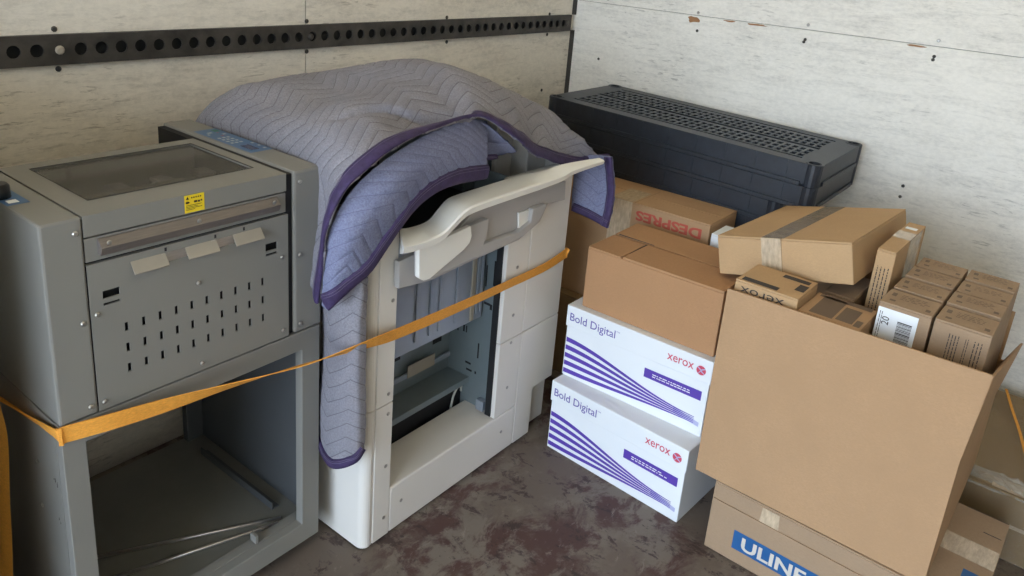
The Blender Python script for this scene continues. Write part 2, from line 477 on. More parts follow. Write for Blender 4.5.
# ------------------------------------------------------------------ perforated cargo rail along the left wall
rail = thing('cargo_rail', 'black steel cargo track with a row of round holes on the left wall', 'rail', (1.3, WA, 1.03))
def make_rail():
    m = MB(); z0, z1, zc = 1.031, 1.088, 1.0595; y = WA - .013; pitch = .0433; r = .0135; n = 16
    x0 = .763 - pitch * 34
    L, Rr = x0 - pitch / 2, 2.634
    i = 0; x = x0
    skip = {.763 - pitch}
    while x < 2.60:
        a, b = x - pitch / 2, x + pitch / 2
        vs = []; hole = True
        cr_ = math.atan2((z1 - z0) / 2, pitch / 2)
        cs_ = [cr_, PI - cr_, PI + cr_, 2 * PI - cr_, 2 * PI + cr_]
        angs = [cs_[q_] + (cs_[q_ + 1] - cs_[q_]) * w_ / 4 for q_ in range(4) for w_ in range(4)]
        for t in angs:
            c, s = math.cos(t), math.sin(t); mx = max(abs(c) / (pitch / 2), abs(s) / ((z1 - z0) / 2))
            vs.append((x + c / mx, y, zc + s / mx))
        for t in angs: vs.append((x + math.cos(t) * r, y, zc + math.sin(t) * r))
        for t in angs: vs.append((x + math.cos(t) * r, y + .005, zc + math.sin(t) * r))
        fs = []
        for k in range(n):
            fs.append((k, (k + 1) % n, n + (k + 1) % n, n + k)); fs.append((n + k, n + (k + 1) % n, 2 * n + (k + 1) % n, 2 * n + k))
        if abs(x - (.763 - pitch)) < 1e-4:
            fs = fs[::2] + [tuple(range(n, 2 * n))]
        m.add(vs, fs); x += pitch
    e = x - pitch / 2
    m.add([(e, y, z0), (Rr, y, z0), (Rr, y, z1), (e, y, z1)], [(0, 1, 2, 3)])
    m.box(L, Rr, y, WA - .001, z0 - .003, z0); m.box(L, Rr, y, WA - .001, z1, z1 + .003)
    return m
o = make_rail().build('track', M['rail'], rail, org=(1.3, WA, 1.03))
bx('backing', M['rail_hole'], rail, -.7, 2.634, WA - .003, WA - .001, 1.031, 1.088, org=(1.3, WA, 1.03))
dot(rail, 'bolt', (.7197 - 1.3, -.014, .0295), 1, .0095, M['tab'], .004)
dot(rail, 'bolt', (1.362 - 1.3, -.014, .0295), 1, .009, M['rail'], .006)
dot(rail, 'bolt', (2.60 - 1.3, -.014, .0295), 1, .012, M['rail'], .005)

# ------------------------------------------------------------------ grey machine on its open stand
def grey_machine():
    o0 = (.685, 1.40, 0)
    t = thing('paper_folding_machine', 'grey steel paper machine with slotted front and smoked top window on open stand', 'machine', o0)
    def B(name, mt, a, bev=.003, par=t, **k): return bx(name, M[mt], par, *a, bevel=bev, org=o0, **k)
    L, R, Fy, ZS, ZT, By = .430, .938, 1.164, .566, .905, 1.63
    # side covers
    lc = MB().prism([(Fy, ZS), (By, ZS), (By, ZT), (Fy, ZT)], 0, L, .4905).build('side_cover', M['grey'], t, bevel=.004, org=o0)
    rc = B('side_cover', 'grey', (.875, R + .004, Fy, By, ZS, ZT + .001), .005)
    for x, z in [(.479, .881), (.479, .731), (.479, .582)]:
        dot(lc, 'screw', (x - o0[0], Fy - .0003 - o0[1], z), 1, .0046, M['screw'], .003)
    for x, z in [(.889, .884), (.8885, .734), (.889, .584)]:
        dot(rc, 'screw', (x - o0[0], Fy - .0003 - o0[1], z), 1, .0046, M['screw'], .003)
    # top cover with smoked window
    tm = MB(); plate(tm, 2, ZT - .004, .004, .4920, .8580, Fy, 1.478, [(.530, .832, 1.229, 1.443)])
    tm.box(.4920, .8580, Fy, Fy + .003, .871, ZT - .004); tm.box(.4920, .8580, 1.475, 1.478, .80, ZT - .004)
    tc = tm.build('top_cover', M['grey'], t, org=o0)
    B('hinge_cover', 'grey', (.4920, .866, Fy + .001, 1.478, ZT + .0002, ZT + .0009), 0, tc) if False else None
    B('window', 'glass_dark', (.5305, .8315, 1.2295, 1.4425, ZT - .006, ZT - .003), 0)
    # what shows dimly under the window
    B('inner_deck', 'grey', (.495, .855, 1.19, 1.47, .80, .806), 0)
    B('inner_tray', 'tab', (.532, .72, 1.272, 1.284, .889, .894), .001)
    MB().prism([(.60, 1.240), (.83, 1.232), (.83, 1.262), (.72, 1.275), (.62, 1.262)], 2, .886, .893).build('inner_flap', M['black_plastic'], t, org=o0)
    B('inner_roller', 'steel', (.54, .825, 1.30, 1.312, .848, .860), .002)
    B('inner_guide', 'black_plastic', (.56, .82, 1.245, 1.285, .85, .862), .002)
    for x in (.60, .68, .76): B('inner_bracket', 'steel', (x, x + .03, 1.285, 1.325, .884, .893), .002)
    decal('gasket', tc, M['black_gap'], (-o0[0], -o0[1], ZT + .0002), (1, 0, 0), (0, 1, 0),
          [rect(.529, .833, 1.4405, 1.4445), rect(.529, .833, 1.2275, 1.2298), rect(.8305, .8335, 1.229, 1.443), rect(.5288, .5302, 1.229, 1.443)])
    # black gap beside the right cover
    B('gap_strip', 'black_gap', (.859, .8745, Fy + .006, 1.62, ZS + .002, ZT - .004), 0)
    # strip with steel hand rail
    B('upper_panel', 'grey', (.4920, .8580, Fy + .002, Fy + .02, .8285, .8675), .001)
    hb = MB().prism([(Fy - .001, .864), (Fy + .004, .864), (Fy + .004, .838), (Fy - .007, .838), (Fy - .012, .8515)], 0, .511, .838)
    hr = hb.build('guide_bar', M['bar'], t, org=o0, bevel=.0008)
    for x in (.524, .675, .825): dot(hr, 'screw', (x - o0[0], Fy - .0095 - o0[1], .858), 1, .004, M['screw'], .002)
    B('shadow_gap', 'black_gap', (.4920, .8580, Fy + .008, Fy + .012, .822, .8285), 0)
    # door with slots
    holes = []
    for r_ in range(3):
        for c_ in range(10):
            x = .5455 + c_ * (.8035 - .5455) / 9; z = .702 - r_ * .0375
            holes.append((x - .0030, x + .0030, z - .0078, z + .0078))
    holes += [(.512, .539, .762, .7755), (.512, .5385, .7505, .7545), (.811, .837, .7605, .7755), (.8115, .8365, .7515, .7555)]
    dm = MB(); plate(dm, 1, Fy, .003, .4920, .8615, .5675, .8215, holes)
    dm.box(.4920, .8615, Fy, Fy + .014, .8215, .8245)
    dr = dm.build('front_door', M['grey'], t, org=o0)
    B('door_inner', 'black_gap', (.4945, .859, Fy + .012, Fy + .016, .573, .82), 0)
    for x, z in [(.501, .739), (.847, .740), (.674, .740), (.501, .582), (.848, .584), (.674, .582)]:
        dot(dr, 'screw', (x - o0[0], Fy - .0003 - o0[1], z), 1, .0042, M['screw'], .003)
    for x in (.616, .707, .764): decal('notch', dr, M['black_gap'], (-o0[0], Fy - o0[1], 0), (1, 0, 0), (0, 0, 1), [rect(x, x + .004, .815, .8215)])
    for x in (.61, .70): decal('tab_plate', dr, M['steel'], (-o0[0], Fy - .0003 - o0[1], 0), (1, 0, 0), (0, 0, 1), [rect(x, x + .05, .796, .812)])
    for x0 in (.559, .652, .743):
        MB().prism([(Fy, .8125), (Fy, .8105), (Fy - .012, .793), (Fy - .0135, .795)], 0, x0, x0 + .058).build('tab', M['tab'], dr, org=o0)
    # warning sticker
    st = decal('warning_sticker', tc, M['yellow'], (-o0[0], Fy - o0[1], 0), (1, 0, 0), (0, 0, 1), [rect(.655, .691, .8725, .9035)])
    decal('sticker_print', st, M['black_plastic'], (-o0[0], Fy - .0004 - o0[1], 0), (1, 0, 0), (0, 0, 1),
          [[(.6575, .896), (.6635, .896), (.6605, .9015)]] + [rect(.667 + i * .004, .6695 + i * .004, .8972, .8995) for i in range(5)] +
          [rect(.657, .662, .889, .8925), [(.661, .8885), (.665, .8905), (.661, .893)], rect(.672, .678, .889, .8925), rect(.679, .683, .8885, .892), rect(.684, .687, .8895, .8925)] +
          [rect(.6575, .6575 + w, z, z + .0009) for z, w in ((.885, .028), (.8825, .022), (.880, .029), (.8775, .016))])
    # control panel on the right cover
    cp = decal('control_panel', rc, M['blue_panel'], (-o0[0], -o0[1], ZT + .001), (1, 0, 0), (0, 1, 0), [rect(.885, .9375, 1.314, 1.522)])
    qs = [];
    for i in range(3):
        for j in range(4): qs.append(rect(.8935 + i * .0105, .9005 + i * .0105, 1.392 + j * .0155, 1.4005 + j * .0155))
    qs += [rect(.899, .91, 1.487, 1.4955), rect(.921, .929, 1.465, 1.473), rect(.928, .934, 1.372, 1.380), rect(.928, .934, 1.349, 1.357), rect(.926, .932, 1.327, 1.335), rect(.892, .897, 1.474, 1.482)]
    for q_ in qs: decal('key', cp, M['button'], (-o0[0], -o0[1], ZT + .0015), (1, 0, 0), (0, 1, 0), [q_])
    decal('start_key', cp, M['button_g'], (-o0[0], -o0[1], ZT + .0015), (1, 0, 0), (0, 1, 0), [rect(.918, .932, 1.493, 1.512)])
    for q_ in [rect(.911, .918, 1.455, 1.462), rect(.917, .923, 1.483, 1.489)]: decal('stop_key', cp, M['button_r'], (-o0[0], -o0[1], ZT + .0015), (1, 0, 0), (0, 1, 0), [q_])
    decal('display', cp, M['lcd'], (-o0[0], -o0[1], ZT + .0015), (1, 0, 0), (0, 1, 0), [rect(.897, .917, 1.330, 1.370)])
    sl = decal('scale_panel', lc, M['blue_panel'], (-o0[0], -o0[1], ZT), (1, 0, 0), (0, 1, 0), [rect(.431, .464, 1.272, 1.378)])
    decal('scale_mark', sl, M['label_w'], (-o0[0], -o0[1], ZT + .0006), (1, 0, 0), (0, 1, 0), [rect(.437, .452, 1.281, 1.297)])
    kb = MB().tube([(.438, 1.322, ZT), (.438, 1.322, ZT + .020), (.438, 1.322, ZT + .023)], [.017, .016, .013], 16)
    kb.build('knob', M['black_plastic'], lc, org=o0)
    MB().box(.4925, .8745, 1.45, By - .01, ZS, .80).build('rear_housing', M['grey_in'], t, org=o0)
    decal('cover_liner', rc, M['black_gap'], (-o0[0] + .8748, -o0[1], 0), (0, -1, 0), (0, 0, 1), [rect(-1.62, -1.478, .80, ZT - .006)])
    # stand
    Z0 = .04
    s = t
    fm = MB(); plate(fm, 1, Fy, .022, L, R, Z0, ZS - .002, [(.467, .8935, .088, .522)])
    fm.build('stand_frame', M['grey'], t, org=o0, bevel=.0015)
    B('stand_side', 'grey', (L, L + .003, Fy + .022, 1.645, Z0, ZS - .002), 0)
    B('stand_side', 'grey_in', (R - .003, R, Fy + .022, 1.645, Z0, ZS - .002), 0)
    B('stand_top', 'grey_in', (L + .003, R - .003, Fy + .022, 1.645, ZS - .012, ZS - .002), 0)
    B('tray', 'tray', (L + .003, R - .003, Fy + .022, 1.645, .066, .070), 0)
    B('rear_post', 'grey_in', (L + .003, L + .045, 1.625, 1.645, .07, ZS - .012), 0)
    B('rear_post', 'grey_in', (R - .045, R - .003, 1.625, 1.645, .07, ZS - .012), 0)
    B('front_lip', 'grey', (L + .003, R - .003, Fy + .022, Fy + .045, .066, .088), .001)
    for q_ in [[(-1.205, .44), (-1.202, .445), (-1.2025, .452), (-1.2055, .449)], [(-1.211, .445), (-1.207, .446), (-1.2075, .450)], [(-1.199, .435), (-1.196, .437), (-1.1965, .448), (-1.1985, .444)], [(-1.208, .365), (-1.204, .367), (-1.205, .374)], [(-1.203, .36), (-1.2, .361), (-1.201, .367)]]:
        decal('scuff', t, M['ink'], (L - o0[0], -o0[1], 0), (0, -1, 0), (0, 0, 1), [q_])
    for z in (.36, .45): dot(t, 'screw', (L - .0005 - o0[0], 1.27 - o0[1], z), 0, .004, M['screw'], .002)
    m = MB().box(.888, .907, 1.267, 1.558, .0705, .073); m.box(.888, .8905, 1.267, 1.558, .073, .089)
    br = m.build('loose_bracket', M['grey_in'], t, org=o0)
    B('rod_clip', 'grey', (.790, .797, 1.186, 1.206, .0885, .108), .001)
    for cx_, cy_ in [(.90, 1.21), (.47, 1.21), (.90, 1.60), (.47, 1.60)]:
        m = MB().tube([(cx_ - .008, cy_, .0155), (cx_ + .008, cy_, .0155)], .0155, 14); m.box(cx_ - .011, cx_ + .011, cy_ - .012, cy_ + .012, .028, Z0)
        m.build('caster', M['black_plastic'], t, org=o0)
    return t
grey_machine()
tag(MB().tube([(.559, 1.405, .0735), (.8, 1.275, .0735), (.885, 1.229, .0735)], .0034, 8).build('steel_rod', M['steel']), 'thin steel rod on the tray, the rear one of two', 'rod', 'steel rods in the stand')
tag(MB().tube([(.555, 1.327, .0738), (.8, 1.2435, .0738), (.8895, 1.2135, .0738)], .0037, 8).build('steel_rod', M['steel']), 'thin steel rod on the tray, the one nearer the front lip', 'rod', 'steel rods in the stand')

# ------------------------------------------------------------------ off-white copier
def copier():
    o0 = (1.36, 1.38, 0)
    t = thing('copier', 'off-white copier with open front and blanket thrown over its top', 'copier', o0)
    def B(name, mt, a, bev=.003, par=t, **k): return bx(name, M[mt], par, *a, bevel=bev, org=o0, **k)
    Y = 1.075; L = .990; R = 1.713
    # left side cover, upper and lower halves, rounded front edge
    def side(z0, z1):
        r = .020; p = [(1.0165, Y)]
        p = [(1.0185, Y + .002)] + [(L + r - r * math.sin(a), Y + r - r * math.cos(a)) for a in [i * PI / 2 / 6 for i in range(7)]] + [(L, 1.66), (1.0185, 1.66)]
        return MB().prism(p, 2, z0, z1).build('side_cover', M['white'], t, org=o0)
    side(.006, .3615); side(.3645, .80)
    # front posts
    def post(x0, x1, z0, z1, sc):
        p = B('front_post', 'white', (x0, x1, Y, Y + .03, z0, z1), .002)
        for x, z in sc: dot(p, 'screw', (x - o0[0], Y - .0003 - o0[1], z), 1, .0046, M['screw'], .002)
    post(1.0200, 1.0705, .006, .3600, [(1.054, .2), (1.053, .06), (1.056, .336)])
    post(1.0200, 1.0705, .3625, .795, [(1.058, .611), (1.055, .387)])
    post(1.4480, 1.5420, .132, .3535, [(1.495, .343), (1.495, .208)])
    post(1.4480, 1.5420, .3555, .80, [(1.494, .424), (1.494, .559)])
    # base drawer front
    b = B('base_cover', 'white', (1.0715, 1.5415, Y, 1.195, .006, .1295), .004)
    for x in (1.108, 1.484): dot(b, 'screw', (x - o0[0], Y - .0003 - o0[1], .075), 1, .0046, M['screw'], .002)
    # right front panels
    B('front_panel', 'white', (1.5435, R, Y, Y + .03, .3555, .80), .003)
    p = [(1.5435, .006), (1.619, .006), (1.619, .153), (R, .153), (R, .3530), (1.5435, .3530)]
    MB().prism(p, 1, Y, Y + .03).build('front_panel', M['white'], t, bevel=.002, org=o0)
    B('foot_panel', 'white', (1.60, R, Y + .022, Y + .04, .012, .1528), .002)
    B('side_cover', 'white', (R - .012, R, Y + .042, 1.66, .012, .85), .003)
    # inside
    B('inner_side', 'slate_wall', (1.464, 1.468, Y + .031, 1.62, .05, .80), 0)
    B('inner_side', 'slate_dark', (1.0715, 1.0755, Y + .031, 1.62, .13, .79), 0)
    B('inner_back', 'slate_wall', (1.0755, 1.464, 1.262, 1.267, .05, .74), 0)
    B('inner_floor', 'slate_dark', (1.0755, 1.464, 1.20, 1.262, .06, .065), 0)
    sh = B('inner_ledge', 'slate_wall', (1.0755, 1.464, 1.185, 1.262, .200, .206), .001)
    B('ledge_lip', 'slate_wall', (1.0755, 1.464, 1.183, 1.186, .190, .2075), .0008, sh)
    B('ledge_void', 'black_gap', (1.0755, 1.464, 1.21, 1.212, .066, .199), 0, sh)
    pl = B('rear_plate', 'slate', (1.078, 1.455, 1.150, 1.155, .405, .735), .001)
    for x in (1.135, 1.205, 1.252, 1.285, 1.345, 1.425, 1.44):
        B('rib', 'slate', (x, x + .010, 1.1455, 1.150, .425, .73), .0015, pl)
    B('plate_edge', 'tab', (1.405, 1.418, 1.145, 1.150, .41, .735), .001, pl)
    cb = B('cross_bar', 'slate', (1.10, 1.455, 1.248, 1.254, .248, .262), .001)
    B('paper_label', 'tab', (1.288, 1.388, 1.244, 1.2465, .250, .285), 0, cb)
    for (x, z, w, h) in [(1.395, .300, .035, .032), (1.255, .305, .02, .03)]:
        decal('slot', t, M['black_gap'], (-o0[0], 1.2615 - o0[1], 0), (1, 0, 0), (0, 0, 1), [rect(x, x + w, z, z + h)])
    for (y, z, w, h) in [(1.17, .455, .012, .012), (1.15, .44, .02, .007), (1.13, .43, .008, .016), (1.215, .335, .006, .02), (1.205, .335, .004, .02), (1.16, .275, .005, .045), (1.20, .245, .02, .006), (1.195, .225, .02, .006), (1.165, .225, .006, .008), (1.15, .49, .004, .06), (1.125, .50, .006, .07), (1.235, .33, .004, .05)]:
        decal('slot', t, M['black_gap'], (1.464 - o0[0], -o0[1], 0), (0, -1, 0), (0, 0, 1), [rect(-y, -y + w, z, z + h)])
    pts = cr_line([(1.405, 1.2, .075), (1.416, 1.2, .129), (1.424, 1.2, .160), (1.440, 1.2, .180), (1.455, 1.202, .176), (1.460, 1.205, .155)], 16)
    MB().tube(pts, .0032, 6).build('cable', M['cable'], t, org=o0)
    B('cable_clip', 'tab', (1.437, 1.452, 1.195, 1.212, .176, .187), .002)
    B('hinge_block', 'slate', (1.446, 1.463, 1.115, 1.14, .135, .165), .002)
    B('dark_slit', 'black_gap', (1.4440, 1.4478, Y + .012, Y + .03, .135, .79), 0)
    # machine body behind, under the blanket
    B('rear_body', 'white', (1.06, 1.699, 1.34, 1.66, .012, .90), .012)
    dk = B('inner_deck', 'black_gap', (1.0765, 1.50, 1.10, 1.335, .735, .742), 0)
    fr = B('frame_plate', 'slate_dark', (1.03, 1.55, 1.325, 1.338, .745, .90), 0)
    for i in range(5): decal('slot', fr, M['black_gap'], (-o0[0], 1.3245 - o0[1], 0), (1, 0, 0), (0, 0, 1), [rect(1.16 + i * .075, 1.165 + i * .075, .80, .84)])
    B('side_rail', 'slate_dark', (1.03, 1.045, 1.11, 1.325, .76, .90), 0)
    cl = B('inner_column', 'white', (1.53, 1.60, 1.20, 1.30, .742, .93), .004)
    B('inner_column', 'white', (1.615, 1.70, 1.16, 1.33, .742, .88), .004)
    B('latch_block', 'slate_dark', (1.42, 1.53, 1.21, 1.30, .742, .81), .003)
    # curved lid strip standing out in front
    prof = [(1.008, .772), (1.04, .768), (1.09, .767), (1.125, .772), (1.155, .788), (1.185, .803), (1.22, .809), (1.32, .811), (1.48, .812), (1.55, .813), (1.585, .819), (1.65, .820), (1.745, .818)]
    def catm(ps, n):
        out = []
        for i in range(len(ps) - 1):
            p0, p1, p2, p3 = ps[max(i - 1, 0)], ps[i], ps[i + 1], ps[min(i + 2, len(ps) - 1)]
            for k in range(n):
                u = k / n
                out.append(tuple(.5 * (2 * b + (c - a) * u + (2 * a - 5 * b + 4 * c - d) * u * u + (3 * b - 3 * c + d - a) * u ** 3) for a, b, c, d in zip(p0, p1, p2, p3)))
        return out + [ps[-1]]
    top = catm(prof, 4)
    m = MB(); n = len(top); vs = []; fs = []
    for i, (x, z) in enumerate(top):
        g_ = max(0, (x - 1.45) / .295)
        th = .017 - .006 * g_
        yb = 1.066 - .046 * g_; yf = .998 + .004 * g_
        xb = x + .056 * max(0, 1 - (x - 1.0) / .22)
        ring = [(xb, yb, z + .002), (x, yf + .004, z), (x, yf, z - .003), (x, yf + .002, z - th), (x, yf + .012, z - th - .004), (xb, yb, z - th - .004)]
        vs += ring
    for i in range(n - 1):
        for k in range(6): fs.append((i * 6 + k, (i + 1) * 6 + k, (i + 1) * 6 + (k + 1) % 6, i * 6 + (k + 1) % 6))
    fs += [tuple(range(6)), tuple(range((n - 1) * 6 + 5, (n - 1) * 6 - 1, -1))]
    lid = m.add(vs, fs).build('lid_strip', M['white_lid'], t, org=o0)
    for p_ in lid.data.polygons: p_.use_smooth = len(p_.vertices) == 4
    lid.data.set_sharp_from_angle(angle=math.radians(35)) if hasattr(lid.data, 'set_sharp_from_angle') else None
    # tray door under the strip: panel, two pale wings, curved grip
    def px(l, y): return [(on(p, 1, y).x, on(p, 1, y).z) for p in l]
    door = MB().prism(px([(399, 262), (420, 252), (456, 232), (473, 212), (566, 181), (565, 200), (548, 204), (540, 222), (519, 240), (470, 262), (430, 281), (399, 289)], 1.056), 1, 1.056, 1.071).build('tray_door', M['putty'], t, org=o0, bevel=.002)
    MB().prism(px([(419, 250), (471, 226), (472, 236), (470, 243), (464, 250), (430, 279), (424, 281), (419, 278)], 1.028), 1, 1.028, 1.040).build('door_wing', M['white_lid'], door, org=o0, bevel=.002)
    MB().prism(px([(519, 213), (532, 209), (531, 220), (527, 226), (519, 231)], 1.050), 1, 1.050, 1.0555).build('door_wing', M['white_lid'], door, org=o0, bevel=.001)
    MB().prism(px([(419, 250), (471, 226), (489, 218.5), (488, 236), (484, 244), (519, 232), (531, 222), (533, 209), (547, 204), (545, 211), (540, 220), (531, 230), (519, 239), (505, 246), (470, 260), (430, 280), (419, 278)], 1.040), 1, 1.040, 1.056).build('grip', M['putty'], door, org=o0, bevel=.003)
    return t
copier()

# ------------------------------------------------------------------ quilted moving blanket
BL0 = Vector((1.32, 1.30, .96))
blanket = thing('moving_blanket', 'grey-lilac quilted moving blanket with purple binding draped over the copier', 'blanket', BL0)
def quilt_patch(name, grid, nu, nv, mt, depth=.0028, spacing=.036, amp=.050, period=.155, wr=.006, seed=0, flip=1, parent=None, thick=.006, swap=False, off=0.0, crease=None):
    P = cr_patch(grid, nu, nv)
    V = [[0.0] * (nu + 1) for _ in range(nv + 1)]; U = [[0.0] * (nu + 1) for _ in range(nv + 1)]
    for j in range(nv + 1):
        for i in range(1, nu + 1): U[j][i] = U[j][i - 1] + (P[j][i] - P[j][i - 1]).length
    for i in range(nu + 1):
        for j in range(1, nv + 1): V[j][i] = V[j - 1][i] + (P[j][i] - P[j - 1][i]).length
    mb = MB(); q = []; vs = []
    for j in range(nv + 1):
        for i in range(nu + 1):
            du = P[j][min(i + 1, nu)] - P[j][max(i - 1, 0)]; dv = P[min(j + 1, nv)][i] - P[max(j - 1, 0)][i]
            nn = du.cross(dv); nn = nn.normalized() * flip if nn.length > 1e-12 else Vector((0, 0, 1))
            a, b = (V[j][i], U[j][i]) if swap else (U[j][i], V[j][i])
            tri = abs(((a / period) % 1) - .5) * 2
            w = (b + tri * amp * 1.0) / spacing + off + .35 * noise.noise((a * 6, b * 6, seed))
            fr = abs((w % 1) - .5) * 2
            h = depth * (1 - fr ** 5)
            pos = P[j][i]
            wn = noise.noise(pos * 7 + Vector((seed, 0, 0))) * wr + noise.noise(pos * 17 + Vector((0, seed, 0))) * wr * .45
            cz = crease(i / nu, V[j][i]) if crease else 0.0
            vs.append(pos + nn * (h + wn + cz) - BL0); q.append(w)
    fs = []
    for j in range(nv):
        for i in range(nu):
            a = j * (nu + 1) + i
            f = (a, a + 1, a + nu + 2, a + nu + 1)
            fs.append(f if flip > 0 else tuple(reversed(f)))
    mb.add(vs, fs, True)
    o = mb.build(name, mt, parent or blanket)
    at = o.data.attributes.new('quilt', 'FLOAT', 'POINT')
    at.data.foreach_set('value', q)
    sol = o.modifiers.new('thickness', 'SOLIDIFY'); sol.thickness = thick; sol.offset = -1
    return o, [[Vector(vs[j * (nu + 1) + i]) for i in range(nu + 1)] for j in range(nv + 1)]
def binding(pts, side, width=.034, thick=.0055, parent=None, name='binding'):
    def smooth(l, it=6):
        for _ in range(it):
            l = [l[0]] + [(l[i - 1] + l[i] * 2 + l[i + 1]) / 4 for i in range(1, len(l) - 1)] + [l[-1]]
        return l
    pts = smooth(list(pts)); side = smooth(list(side))
    """flat fabric hem swept along an edge; side = vectors pointing into the cloth"""
    mb = MB(); vs = []; fs = []; n = len(pts); k = 10
    for i, p in enumerate(pts):
        t = (pts[min(i + 1, n - 1)] - pts[max(i - 1, 0)]).normalized()
        s = side[i] - t * side[i].dot(t); s = s.normalized(); nn = t.cross(s)
        wob = 1 + .08 * noise.noise(p * 40)
        for a in range(k):
            th = 2 * PI * a / k
            vs.append(p + s * (width * (.42 + .5 * math.cos(th)) * wob) + nn * (thick * (abs(math.sin(th)) ** .6) * (1 if math.sin(th) > 0 else -1)))
    for i in range(n - 1):
        for a in range(k): fs.append((i * k + a, i * k + (a + 1) % k, (i + 1) * k + (a + 1) % k, (i + 1) * k + a))
    mb.add(vs, fs, True)
    mb.add([vs[a] for a in range(k)], [tuple(range(k - 1, -1, -1))]); mb.add([vs[(n - 1) * k + a] for a in range(k)], [tuple(range(k))])
    b = mb.build(name, M['binding'], parent or blanket)
    # two rows of stitching standing on the hem
    st = MB()
    for off in (.62, .80):
        for sg in (1, -1):
            for i in range(0, n - 1):
                def Q(j):
                    t = (pts[min(j + 1, n - 1)] - pts[max(j - 1, 0)]).normalized(); s = side[j] - t * side[j].dot(t); s.normalize()
                    return pts[j] + s * width * off + t.cross(s) * (thick * .97 * sg)
                st.tube([Q(i), Q(i + 1)], .00045, 3, cap=False)
    st.build('stitching', M['thread'], b)
    return b
V3 = Vector
def pxl(l): return [tuple(on((a_, b_), 1, y_)) for a_, b_, y_ in l]
front = pxl([(320, 303, 1.095), (325, 240, 1.06), (344, 195, 1.03), (379, 160, 1.022), (429, 130, 1.04), (464, 117, 1.06), (490, 119, 1.05), (518, 141, 1.035), (542, 158, 1.066), (575, 167, 1.085), (606, 163, 1.060)])
r0 = [(.925, 1.17, .66), (.925, 1.13, .85), (.925, 1.10, .925), (.985, 1.075, .966), (1.115, 1.085, .984), (1.240, 1.10, .985), (1.315, 1.09, .992), (1.420, 1.065, .942), (1.555, 1.095, .890), (1.67, 1.100, .868), (1.765, 1.075, .842)]
r1 = [(.958, 1.27, .66), (.953, 1.25, .86), (.965, 1.21, .950), (1.03, 1.19, .990), (1.15, 1.19, 1.008), (1.265, 1.19, 1.020), (1.355, 1.16, 1.026), (1.455, 1.11, .982), (1.575, 1.125, .932), (1.68, 1.120, .904), (1.772, 1.090, .850)]
r2 = [(.960, 1.42, .68), (.958, 1.42, .85), (.975, 1.40, .935), (1.05, 1.38, .980), (1.18, 1.36, 1.000), (1.285, 1.32, 1.038), (1.385, 1.28, 1.054), (1.50, 1.20, 1.008), (1.625, 1.175, .955), (1.715, 1.15, .912), (1.785, 1.12, .835)]
r3 = [(.962, 1.57, .68), (.962, 1.60, .83), (.972, 1.60, .925), (1.045, 1.60, .976), (1.17, 1.59, .986), (1.30, 1.52, 1.008), (1.42, 1.45, 1.020), (1.54, 1.38, .965), (1.67, 1.27, .905), (1.755, 1.20, .85), (1.80, 1.16, .76)]
r4 = [(.966, 1.69, .64), (.968, 1.71, .78), (.99, 1.715, .85), (1.05, 1.72, .885), (1.18, 1.72, .89), (1.31, 1.70, .89), (1.43, 1.69, .88), (1.56, 1.66, .84), (1.70, 1.55, .78), (1.775, 1.45, .70), (1.805, 1.40, .60)]
# a crease running in from the front edge
r0[4] = (1.12, 1.10, .970); r0[5] = (1.245, 1.10, .972)
def fold_step(u, v):
    """a fold of the cloth overhanging the strip next to the front edge"""
    env = max(0.0, min(1.0, (u - .25) / .06)) * max(0.0, min(1.0, (.60 - u) / .06))
    d = v - (.215 - (u - .27) * .215 / .27 + .012 * math.sin(u * 40))
    if v < .004: return 0.0
    return env * ((.009 * math.exp(-d / .07) - .024 * math.exp(-d / .009)) if d > 0 else -.015 * math.exp(d / .016)) * min(1.0, v / .03)
_, PM = quilt_patch('quilted_cover', [front, r0, r1, r2, r3, r4], 260, 190, M['quilt'], seed=1.3, wr=.008, crease=fold_step)
e = [PM[0][i] for i in range(0, 261, 2)]; s = [PM[8][i] - PM[0][i] for i in range(0, 261, 2)]
binding(e, s)
# lining layer folded out at the front left
A = pxl([(322, 305, 1.088), (328, 240, 1.068), (347, 197, 1.046), (382, 162, 1.040), (432, 132, 1.056), (467, 120, 1.076), (487, 121, 1.085)])
Bm = pxl([(325, 308, 1.074), (338, 265, 1.045), (358, 232, 1.020), (392, 193, 1.008), (428, 166, 1.018), (459, 151, 1.036), (487, 148, 1.050)])
Bc = pxl([(328, 310, 1.062), (351, 288, 1.046), (373, 267, 1.036), (401, 226, 1.028), (422, 201, 1.024), (451, 184, 1.030), (486, 178, 1.040)])
_, PL = quilt_patch('lining_fold', [A, Bm, Bc], 150, 60, M['quilt_blue'], seed=4.1, wr=.004, flip=-1, swap=True, period=.17, amp=.06)
e = [PL[60][i] for i in range(0, 151, 2)]; s = [PL[50][i] - PL[60][i] for i in range(0, 151, 2)]
binding(e, s)
# short fold behind it
G3 = [[(1.285, 1.085, .965), (1.33, 1.075, .955), (1.385, 1.06, .912), (1.43, 1.06, .880)],
      [(1.290, 1.11, .920), (1.34, 1.10, .905), (1.385, 1.095, .880), (1.420, 1.09, .868)],
      [(1.300, 1.115, .868), (1.34, 1.115, .862), (1.375, 1.11, .860), (1.400, 1.105, .860)]]
_, P3 = quilt_patch('inner_fold', G3, 50, 40, M['quilt_blue'], seed=6.2, wr=.003, flip=-1)
binding([P3[40][i] for i in range(0, 51, 2)], [P3[30][i] - P3[40][i] for i in range(0, 51, 2)], width=.018)
